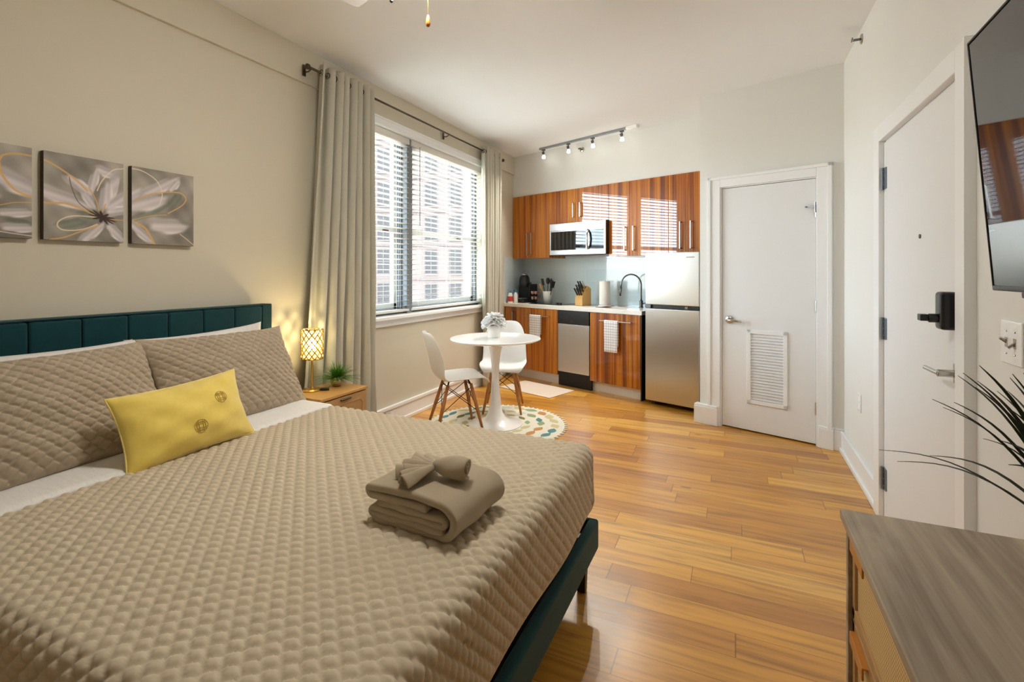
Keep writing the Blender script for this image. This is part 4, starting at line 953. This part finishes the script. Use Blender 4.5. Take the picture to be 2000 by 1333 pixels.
for t in np.linspace(0, 1, 97):
    s = t*4; k = int(s) % 4; w_ = (s-int(s))*2-1
    U_, V_ = [(w_, -1), (1, w_), (-w_, 1), (-1, -w_)][k]; pp.append((0, .245*U_*(1-.075*(1-V_**2)), .1475*V_*(1-.09*(1-U_**2))))
tube(f, pp, .0035, 6, cap=False); fin('piping', f, 'yellowtrim', yc, smooth=True)
def cush_x(y, z):
    U_, V_ = y/.245, z/.1475; p_ = (max(0, 1-abs(U_)**2.2)**.55)*(max(0, 1-abs(V_)**2.2)**.55); return .083*p_+.5*.004*math.sin(U_*9+V_*7+2)+.004*math.sin(U_*4-V_*6+4)*math.cos(V_*5+2)+.001
for cy, cz_ in ((.105, .035), (.0, -.055)):
    f = BM(); r_ = .024
    for k in range(3): tube(f, [(cush_x(cy+r_*(1-.33*k)*math.cos(a), cz_+r_*(1-.33*k)*math.sin(a)), cy+r_*(1-.33*k)*math.cos(a), cz_+r_*(1-.33*k)*math.sin(a)) for a in np.linspace(0, 2*PI, 25)], .0009, 5, cap=False)
    for k in (-2, -1, 1, 2):
        l_ = math.sqrt(max(0, r_**2-(k*.0075)**2))
        tube(f, [(cush_x(cy+s, cz_+k*.0075), cy+s, cz_+k*.0075) for s in np.linspace(-l_, l_, 7)], .0009, 5); tube(f, [(cush_x(cy+k*.0075, cz_+s), cy+k*.0075, cz_+s) for s in np.linspace(-l_, l_, 7)], .0009, 5)
    fin('embroidered_medallion', f, 'embroid', yc)

# towels on the bed
def ribbon(path, w_, seed, n=26, amp=.003, taper=0):
    P_ = [Vector((p[0], 0, p[1])) for p in path]; out = []
    for a, b in zip(P_, P_[1:]):
        k = max(1, int((b-a).length/.010))
        out += [a.lerp(b, i/k) for i in range(k)]
    out.append(P_[-1]); V = np.zeros((n, len(out), 3))
    for i in range(n):
        y = w_*(i/(n-1)-.5)
        for j, p in enumerate(out):
            nz = noise.noise_vector(Vector((p.x*14+seed, y*11, p.z*26)))
            edge = (abs(y)/(w_/2))**6
            V[i, j] = (p.x+nz.x*amp, y+nz.y*amp*1.4-np.sign(y)*.006*edge, p.z+nz.z*amp*.8)
    return V
def arc(cx, cz_, r, a0, a1, n=8): return [(cx+r*math.cos(math.radians(a)), cz_+r*math.sin(math.radians(a))) for a in np.linspace(a0, a1, n)]
TL = Vector((-.800, 1.215, .6035)); TZ = math.radians(-3)
outer = [(.065, .077), (-.13, .075)]+arc(-.134, .0875, .0125, 270, 90, 7)+[(-.10, .101), (.0, .103), (.100, .100)]+arc(.107, .056, .044, 88, -88, 12)+[(.05, .011), (-.09, .011), (-.130, .012)]
inner = [(.120, .028), (-.122, .027)]+arc(-.124, .0345, .0085, 270, 90, 6)+[(.107, .043)]+arc(.113, .0505, .0085, -90, 90, 6)+[(-.115, .060)]
t = E('bath_towel', 'large folded taupe bath towel, outer one of the stack on the quilt', 'towel', TL, TZ, 'folded bath towels')
link('folded_cloth', gridmesh('folded_cloth', ribbon(outer, .268, 3, amp=.0065)), 'towel', t, smooth=True, solid=.021, sub=1).name = 'folded_cloth'
t = E('bath_towel', 'second folded taupe bath towel wrapped inside the outer one of the stack', 'towel', TL+Vector((0, -.004, .0)), TZ, 'folded bath towels')
link('folded_cloth', gridmesh('folded_cloth', ribbon(inner, .262, 9, amp=.006)), 'towel', t, smooth=True, solid=.0175, sub=1)
t = E('washcloth', 'small taupe washcloth rolled and fanned out on top of the towel stack', 'washcloth', TL+Vector((.022, -.012, .1135)), math.radians(6))
V = np.zeros((18, 80, 3))
for i in range(18):
    q = i/17; x = -.012+.098*q; sq = .30+.70*min(1, math.sin(PI*min(1, (q+.04)*.62))**.75); sq *= 1-.10*max(0, (q-.75)/.25)**2
    for k in range(80):
        a = k/79*PI*5.6; rd = (.005+.030*k/79+.0014*math.sin(a*3+i*.4))*sq
        V[i, k] = (x+.004*math.sin(a*.5), rd*math.cos(a), .036+rd*math.sin(a)*.92)
rl = link('rolled_part', gridmesh('rolled_part', V), 'towel', t, smooth=True, solid=.0075)
for k in range(8):
    a = math.radians(132+k*16); L_ = .104+.014*math.sin(k*2.1); V = np.zeros((10, 14, 3))
    for i in range(10):
        s = i/9; wd = .006+.019*s
        for j in range(14):
            u = j/13*2-1; hgt = (1-abs(u)**1.4)
            V[i, j] = (s*L_-.006*abs(u)*s, wd*math.sin(u*1.35), .006+.018*(1-s)+(.024*s+.008)*hgt+.005*math.sin(k*2+s*4)*s)
    p_ = link('fan_pleat', gridmesh('fan_pleat', V), 'towel', t, smooth=True, solid=.0055, sub=1); p_.location = (-.012, -.004, .000+.004*(k % 2)); p_.rotation_euler = (0, 0, a)

# ---------------------------------------------------------------- nightstand, lamp, plant
NX0, NX1, NY0, NY1, NZ = -2.545, -2.24, 2.18, 2.588, .55
ns_ = E('nightstand', 'light oak nightstand with one framed drawer beside the bed', 'nightstand', ((NX0+NX1)/2, (NY0+NY1)/2, 0)); no = Vector(ns_.location)
def nb(x0, x1, y0, y1, z0, z1): return (x0-no.x, x1-no.x, y0-no.y, y1-no.y, z0, z1)
B('top_panel', nb(NX0, NX1, NY0, NY1, NZ-.018, NZ), 'oak', ns_, bevel=.003)
f = BM(); box(f, *nb(NX0+.005, NX1-.015, NY0+.005, NY0+.02, .12, NZ-.018)); box(f, *nb(NX0+.005, NX1-.015, NY1-.02, NY1-.005, .12, NZ-.018)); box(f, *nb(NX0+.005, NX0+.015, NY0+.02, NY1-.02, .12, NZ-.018)); box(f, *nb(NX0+.005, NX1-.015, NY0+.02, NY1-.02, .12, .14)); fin('carcass', f, 'oakfront', ns_)
for z0, z1 in ((.35, .525), (.145, .34)):
    d = B('drawer', nb(NX1-.03, NX1-.004, NY0+.008, NY1-.008, z0, z1), 'oakfront', ns_, bevel=.003)
    f = BM(); yA, yB, zA, zB = NY0+.05, NY1-.05, z0+.035, z1-.045
    pts = [(NX1-.004-no.x, y-no.y, z) for y, z in [(yA+.02, zA), (yB-.02, zA), (yB, zA+.02), (yB, zB-.02), (yB-.02, zB), (yA+.02, zB), (yA, zB-.02), (yA, zA+.02), (yA+.02, zA)]]
    tube(f, pts, .003, 6, cap=False); fin('drawer_moulding', f, 'oakfront', d)
    f = BM(); box(f, *nb(NX1-.004, NX1+.008, (NY0+NY1)/2-.045, (NY0+NY1)/2+.045, z1-.022, z1-.012)); fin('drawer_pull', f, 'bronze', d, bevel=.003)
for x in (NX0+.03, NX1-.035):
    for y in (NY0+.03, NY1-.03): fin('leg', tube(BM(), [(x-no.x, y-no.y, 0), (x-no.x, y-no.y, .12)], .012, 10, r1=.017), 'oakfront', ns_)
lp = E('table_lamp', 'small glowing gold lattice table lamp on the nightstand', 'lamp', (-2.475, 2.335, NZ))
f = BM(); lathe(f, [(0, 0), (.058, 0), (.060, .006), (.052, .012), (.012, .016), (.0075, .03), (.0065, .20), (0, .205)], 32); fin('base', f, 'gold', lp, smooth=False)
f = BM(); lathe(f, [(.055, .215), (.056, .215), (.056, .382), (.055, .382)], 28); fin('diffuser', f, 'lampglow', lp, smooth=True)
f = BM(); lathe(f, [(0, .255), (.012, .258), (.022, .285), (.024, .305), (.018, .325), (0, .332)], 20); fin('bulb', f, 'lampbulb', lp, smooth=True)
l = bpy.data.lights.new('lamp_light', 'POINT'); l.energy = 2.6; l.color = (1, .78, .38); l.shadow_soft_size = .012; lo = bpy.data.objects.new('lamp_light', l); COL.objects.link(lo); lo.parent = lp; lo.location = (0, 0, .345)
f = BM(); R0 = .066; z0, z1 = .205, .392
for zz in (z0, z1): tube(f, [(R0*math.cos(a), R0*math.sin(a), zz) for a in np.linspace(0, 2*PI, 37)], .003, 6, cap=False)
for k in range(12):
    for sg in (1, -1): tube(f, [(R0*math.cos(2*PI*k/12+sg*t*2.2), R0*math.sin(2*PI*k/12+sg*t*2.2), z0+(z1-z0)*t) for t in np.linspace(0, 1, 12)], .0034, 6)
for k in range(3): a = 2*PI*k/3; tube(f, [(0, 0, .205), (R0*math.cos(a), R0*math.sin(a), z0)], .002, 5)
fin('lattice_shade', f, 'gold', lp)
f = BM(); tube(f, [(-.0, -.055, .004), (-.0, -.09, .004), (.02, -.12, .004), (.005, -.15, .004)], .003, 6); cd_ = fin('power_cord', f, 'gold', lp)
f = BM(); tube(f, [(.055, .02, .010), (.095, .05, .008)], .009, 8); fin('cord_switch', f, 'black', lp)
pl = E('potted_grass', 'small green artificial grass plant in a silver pot on the nightstand', 'plant', (-2.42, 2.495, NZ))
f = BM(); lathe(f, [(0, 0), (.025, 0), (.040, .018), (.044, .038), (.038, .058), (.032, .064), (.028, .058), (0, .055)], 28); fin('pot', f, 'pot', pl, smooth=True)
def tuft(n, rmin, rmax, spread, w0, seed, zb, up=.5, droop=.35):
    f = BM(); rg = random.Random(seed)
    for k in range(n):
        a = rg.uniform(0, 2*PI); el = rg.uniform(up, 1.5); L_ = rg.uniform(rmin, rmax); d = Vector((math.cos(a)*math.cos(el), math.sin(a)*math.cos(el), math.sin(el)))
        b0 = Vector((math.cos(a)*rg.uniform(0, spread), math.sin(a)*rg.uniform(0, spread), zb)); sd = Vector((-math.sin(a), math.cos(a), 0)); prev = None
        for i in range(6):
            s = i/5; p = b0+d*L_*s+Vector((math.cos(a), math.sin(a), -1.2))*droop*L_*s*s*math.cos(el); w_ = w0*(1-s)**.7*.5+.0003
            cur = (f.verts.new(p-sd*w_), f.verts.new(p+sd*w_))
            if prev: f.faces.new((prev[0], prev[1], cur[1], cur[0]))
            prev = cur
    return f
o = fin('grass_blades', tuft(300, .07, .135, .02, .005, 5, .05, up=.15), 'green', pl, solid=.0006); o['kind'] = 'stuff'

# ---------------------------------------------------------------- canvas pictures
CURVES = [('g', .006, [(0.927, 1.738), (0.941, 1.778), (0.982, 1.794), (1.032, 1.794), (1.076, 1.786), (1.131, 1.757), (1.185, 1.718), (1.222, 1.679)]), ('g', .007, [(0.931, 1.749), (0.936, 1.71), (0.956, 1.673), (0.982, 1.643), (1.032, 1.622), (1.073, 1.606), (1.142, 1.612), (1.191, 1.599), (1.248, 1.575)]), ('g', .003, [(0.80, 1.54), (0.927, 1.577), (0.977, 1.594), (1.032, 1.601)]), ('d', .003, [(1.157, 1.729), (1.166, 1.685), (1.191, 1.622), (1.242, 1.582)]), ('w', .004, [(1.261, 1.685), (1.281, 1.735), (1.322, 1.789), (1.364, 1.805), (1.407, 1.814), (1.452, 1.81), (1.506, 1.782), (1.534, 1.744), (1.542, 1.702), (1.53, 1.657)]), ('g', .005, [(1.414, 1.659), (1.483, 1.698), (1.563, 1.722), (1.631, 1.728), (1.661, 1.701), (1.639, 1.662), (1.571, 1.614)]), ('w', .004, [(1.268, 1.562), (1.173, 1.56), (1.125, 1.536), (1.116, 1.51), (1.142, 1.494), (1.203, 1.502), (1.261, 1.53)]), ('g', .005, [(1.09, 1.45), (1.142, 1.464), (1.203, 1.495), (1.268, 1.527)]), ('g', .003, [(1.294, 1.557), (1.364, 1.559), (1.407, 1.564), (1.483, 1.592), (1.563, 1.605)]), ('g', .008, [(1.422, 1.553), (1.467, 1.523), (1.506, 1.45)]), ('w', .003, [(1.631, 1.51), (1.666, 1.485), (1.702, 1.456)]), ('g', .004, [(1.229, 1.695), (1.255, 1.645), (1.268, 1.593)]), ('g', .004, [(1.294, 1.627), (1.281, 1.587)]), ('w', .003, [(.74, 1.50), (0.927, 1.474), (0.977, 1.467), (1.032, 1.461)])]
PETALS = [((0.977, 1.676), (0.069, -0.041), (-0.014, -0.035), 0), ((0.982, 1.553), (0.063, 0.003), (-0.001, -0.018), 0), ((1.131, 1.636), (0.102, -0.037), (-0.01, -0.03), 0), ((1.222, 1.656), (0.029, -0.056), (-0.016, -0.013), 0), ((1.294, 1.776), (0.036, -0.017), (-0.009, -0.02), 0), ((1.329, 1.727), (0.02, 0.001), (-0.006, -0.072), 0), ((1.364, 1.66), (0.079, 0.053), (0.012, -0.027), 0), ((1.242, 1.49), (0.048, 0.044), (0.011, -0.019), 0), ((1.335, 1.497), (0.034, -0.044), (-0.015, -0.016), 0), ((1.53, 1.743), (0.093, 0.055), (0.011, -0.026), 0), ((1.467, 1.658), (0.095, 0.026), (0.006, -0.041), 0), ((1.571, 1.549), (0.094, -0.006), (-0.005, -0.039), 0), ((1.444, 1.505), (0.049, -0.05), (-0.013, -0.016), 0), ((0.992, 1.492), (0.059, -0.002), (-0.001, -0.019), 0), ((.85, 1.60), (.08, .02), (0, .03), 0), ((1.245, 1.72), (.018, .060), (.018, -.004), 0), ((1.295, 1.665), (.012, .062), (.024, -.004), 0), ((1.345, 1.60), (.05, .02), (-.006, .02), 0), ((1.60, 1.76), (.03, .03), (.012, -.014), 0), ((1.19, 1.70), (.05, -.03), (.012, .02), 0), ((1.166, 1.525), (0.056, 0.012), (0.002, -0.023), 1), ((1.483, 1.609), (0.083, 0.042), (0.006, -0.019), 1), ((0.992, 1.513), (0.042, -0.006), (-0.002, -0.017), 1), ((1.605, 1.684), (0.033, 0.033), (0.016, -0.018), 1), ((1.242, 1.567), (0.052, -0.006), (-0.004, -0.023), 1)]
def sstep(x): x = np.clip(x, 0, 1); return x*x*(3-2*x)
def paint(Y, Z):
    n = .5+.25*np.sin(Y*17+Z*9)+.15*np.sin(Y*31-Z*43)+.1*np.sin(Y*71+Z*53)
    C = np.array([.60, .575, .535])[None, None]*(.78+.42*n[..., None])
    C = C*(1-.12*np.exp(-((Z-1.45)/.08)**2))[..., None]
    for c, a, b, k in sorted(PETALS, key=lambda p: -p[3]):
        det = a[0]*b[1]-a[1]*b[0]; dy, dz = Y-c[0], Z-c[1]
        u = (dy*b[1]-dz*b[0])/det; v = (-dy*a[1]+dz*a[0])/det
        r = np.sqrt(u*u+v*v)+.09*np.sin(6*u+4*v); al = sstep((1.25-r)/.5)*(.88 if k == 0 else .55)
        col = np.array([.93, .90, .91]) if k == 0 else np.array([.46, .51, .44])
        sh = .88+.055*np.cos(v*6+2*u)+.12*np.clip(v, -1, 1); cc = col[None, None]*np.clip(sh, .55, 1.12)[..., None]
        C = C*(1-al[..., None])+cc*al[..., None]
    for k, w_, pts in CURVES:
        pts = np.array(pts); q = []
        for i in range(len(pts)-1):   # catmull-rom
            p0, p1, p2, p3 = pts[max(i-1, 0)], pts[i], pts[i+1], pts[min(i+2, len(pts)-1)]
            for t in np.linspace(0, 1, 7)[:-1]: q.append(.5*((2*p1)+(-p0+p2)*t+(2*p0-5*p1+4*p2-p3)*t*t+(-p0+3*p1-3*p2+p3)*t**3))
        q = np.array(q+[pts[-1]]); D = np.full(Y.shape, 9.)
        for a, b in zip(q, q[1:]):
            ab = b-a; tt = np.clip(((Y-a[0])*ab[0]+(Z-a[1])*ab[1])/(ab@ab+1e-9), 0, 1); D = np.minimum(D, np.hypot(Y-a[0]-tt*ab[0], Z-a[1]-tt*ab[1]))
        al = sstep((w_*.62-D)/(.0022)+.5)*.85; col = {'g': (.86, .68, .42), 'd': (.42, .36, .30), 'w': (.92, .86, .76)}[k]
        C = C*(1-al[..., None])+np.array(col)[None, None]*al[..., None]
    dy, dz = Y-1.281, Z-1.564; ca, sa = math.cos(-.35), math.sin(-.35); u = (dy*ca+dz*sa)/1.25; v = (-dy*sa+dz*ca)/1.25
    an = np.arctan2(v/.016, u/.036); r = np.hypot(u/.036, v/.016); al = sstep((1.15+.35*np.sin(an*11)-r)/.45)*.92
    return C*(1-al[..., None])+np.array([.22, .14, .11])[None, None]*al[..., None]
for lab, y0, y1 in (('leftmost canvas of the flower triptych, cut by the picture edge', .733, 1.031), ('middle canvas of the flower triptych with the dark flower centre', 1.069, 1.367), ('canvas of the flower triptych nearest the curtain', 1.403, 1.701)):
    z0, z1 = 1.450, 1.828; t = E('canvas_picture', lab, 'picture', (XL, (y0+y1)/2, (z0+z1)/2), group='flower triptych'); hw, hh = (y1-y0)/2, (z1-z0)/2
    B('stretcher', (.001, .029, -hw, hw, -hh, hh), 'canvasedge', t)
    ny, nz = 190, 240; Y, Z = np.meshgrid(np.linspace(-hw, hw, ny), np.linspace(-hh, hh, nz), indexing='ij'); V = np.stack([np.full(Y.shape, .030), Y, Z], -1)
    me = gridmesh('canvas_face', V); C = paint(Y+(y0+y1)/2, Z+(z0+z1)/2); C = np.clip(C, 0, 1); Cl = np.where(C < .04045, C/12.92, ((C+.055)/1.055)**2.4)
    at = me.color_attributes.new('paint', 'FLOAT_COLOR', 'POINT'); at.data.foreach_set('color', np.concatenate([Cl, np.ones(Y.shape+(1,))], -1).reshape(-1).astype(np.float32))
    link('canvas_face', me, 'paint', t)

# ---------------------------------------------------------------- TV, switch plate
tv = E('television', 'wall-mounted flat black television tilted out from the right wall', 'television', (.522, 1.5, 1.27))
tilt = math.radians(-4.5)
mxt = Matrix.Rotation(math.radians(5.5), 4, 'Z')  # local frame: +Y end is the far edge
tv.location = (.545, 1.5, 1.268); tv.rotation_euler = (Matrix.Rotation(math.radians(-2.3), 3, 'Z') @ Matrix.Rotation(tilt, 3, 'Y')).to_euler()
B('casing', (.004, .045, -.985, 0, 0, .585), 'bezel', tv, bevel=.004)
f = BM(); box(f, -.002, .006, -.985, 0, 0, .012); box(f, -.002, .006, -.985, 0, .580, .585); box(f, -.002, .006, -.005, 0, 0, .585); box(f, -.002, .006, -.985, -.98, 0, .585); fin('bezel', f, 'bezel', tv, bevel=.002)
B('screen', (0, .005, -.977, -.008, .012, .577), 'screen', tv)
B('sensor_pod', (-.002, .012, -.20, -.14, -.012, 0), 'bezel', tv, bevel=.002)
mt_ = E('tv_wall_mount', 'black steel wall bracket behind the television', 'wall mount', (XR, 1.05, 1.55))
f = BM(); box(f, -.012, 0, -.12, .12, -.12, .12); box(f, -.11, -.012, -.02, .02, -.05, .05); fin('bracket', f, 'blackmatte', mt_)
sw = E('light_switch', 'white double toggle light switch plate on the right wall', 'light switch', (XR, 1.862, 1.108))
B('plate', (-.006, 0, -.058, .058, -.062, .062), 'white', sw, bevel=.003)
for y, dz in ((.024, .012), (-.024, -.012)):
    f = BM(); box(f, -.008, -.004, y-.006, y+.006, -.014, .014); tube(f, [(-.006, y, 0), (-.021, y, dz)], .0045, 8)
    for z in (-.032, .032): sphere(f, (-.006, y, z), .003, 8)
    fin('toggle', f, 'chrome', sw)

# ---------------------------------------------------------------- dresser and its plant
DX0, DX1, DY0, DY1, DZ = .221, .665, -.10, 1.357, .76
ds = E('dresser', 'greige wood dresser with woven cane drawer fronts at the lower right', 'dresser', ((DX0+DX1)/2, (DY0+DY1)/2, 0)); do = Vector(ds.location)
def db(x0, x1, y0, y1, z0, z1): return (x0-do.x, x1-do.x, y0-do.y, y1-do.y, z0, z1)
B('top_panel', db(DX0, DX1, DY0, DY1, DZ-.022, DZ), 'dresser', ds, bevel=.003)
FX = DX0+.012
f = BM(); box(f, *db(FX+.02, DX1, DY0+.002, DY1-.002, .10, DZ-.022))
box(f, *db(FX, FX+.02, DY1-.022, DY1-.002, .02, DZ-.022)); box(f, *db(FX, FX+.02, DY0+.002, DY0+.022, .02, DZ-.022))
fin('carcass', f, 'dresser', ds, bevel=.002)
DW_ = (DY1-DY0-.05)/3
for c in range(3):
    y1 = DY1-.026-c*(DW_+.0); y0 = y1-DW_+.006
    for z0, z1 in ((.535, .732), (.325, .528), (.115, .318)):
        f = BM()
        for d in ((y0, y1, z1-.028, z1), (y0, y1, z0, z0+.022), (y0, y0+.022, z0, z1), (y1-.022, y1, z0, z1)): box(f, *db(FX+.008, FX+.022, d[0], d[1], d[2], d[3]))
        d_ = fin('drawer', f, 'oakfront', ds, bevel=.002)
        B('cane_panel', db(FX+.014, FX+.020, y0+.02, y1-.02, z0+.02, z1-.026), 'cane', d_)
        f = BM(); box(f, *db(FX-.002, FX+.016, y1-.15, y1-.035, z1-.014, z1-.010)); box(f, *db(FX-.004, FX+.0, y1-.15, y1-.035, z1-.036, z1-.010)); fin('drawer_pull', f, 'leather', d_, bevel=.0015)
for x in (DX0+.05, DX1-.05):
    for y in (DY0+.05, DY1-.05): fin('leg', tube(BM(), [(x-do.x, y-do.y, 0), (x-do.x, y-do.y, .10)], .014, 10, r1=.02), 'dresser', ds)
rgx = random.Random(11)
gp = E('spiky_potted_grass', 'tall dark spiky grass plant on the dresser, entering at the edge of the picture', 'plant', (.545, 1.14, DZ)); PO = Vector(gp.location)
f = BM(); lathe(f, [(0, 0), (.045, 0), (.055, .09), (.057, .10), (.05, .10), (.046, .085), (0, .085)], 28); fin('pot', f, 'crock', gp, smooth=True)
tips = [((.33, 1.36, .885), .0030, .03), ((.385, 1.35, .91), .0045, .0), ((.29, 1.33, .915), .0022, -.05), ((.405, 1.34, 1.02), .004, .02), ((.352, 1.22, 1.06), .003, .01), ((.42, 1.33, 1.035), .006, .02), ((.455, 1.33, 1.07), .008, .02), ((.475, 1.38, 1.075), .010, .01),
        ((.50, 1.36, 1.06), .006, .02), ((.52, 1.36, 1.09), .008, .01), ((.545, 1.37, 1.10), .012, .01), ((.56, 1.33, 1.13), .010, 0), ((.47, 1.22, 1.12), .008, 0), ((.53, 1.22, 1.16), .01, 0), ((.60, 1.27, 1.13), .008, 0), ((.62, 1.15, 1.15), .008, 0), ((.45, 1.0, 1.1), .008, .02), ((.56, .98, 1.15), .009, .02), ((.40, 1.05, 1.0), .007, .05), ((.46, 1.31, .97), .0035, -.02)]
tips += [((rgx.uniform(.42, .66), rgx.uniform(1.2, 1.42), rgx.uniform(.98, 1.13)), rgx.uniform(.005, .012), 0) for _ in range(16)]
for (x, y, z), w_, sag in tips:
    f = BM(); e = Vector((x, y, z))-PO; b0 = Vector((e.x*.06, e.y*.06, .085)); prev = None; sd = (e-b0).cross(Vector((.3, -1, .2))).normalized()
    for i in range(13):
        s = i/12; p = b0.lerp(e, s)+Vector((0, 0, 1))*(.045*math.sin(PI*s)+sag*s*s*0); wd = w_*.5*(1-s)**.8*(.55+.9*min(1, s*3))+.0004
        cur = (f.verts.new(p-sd*wd), f.verts.new(p+sd*wd))
        if prev: f.faces.new((prev[0], prev[1], cur[1], cur[0]))
        prev = cur
    fin('blade', f, 'greentip', gp, solid=.0008)
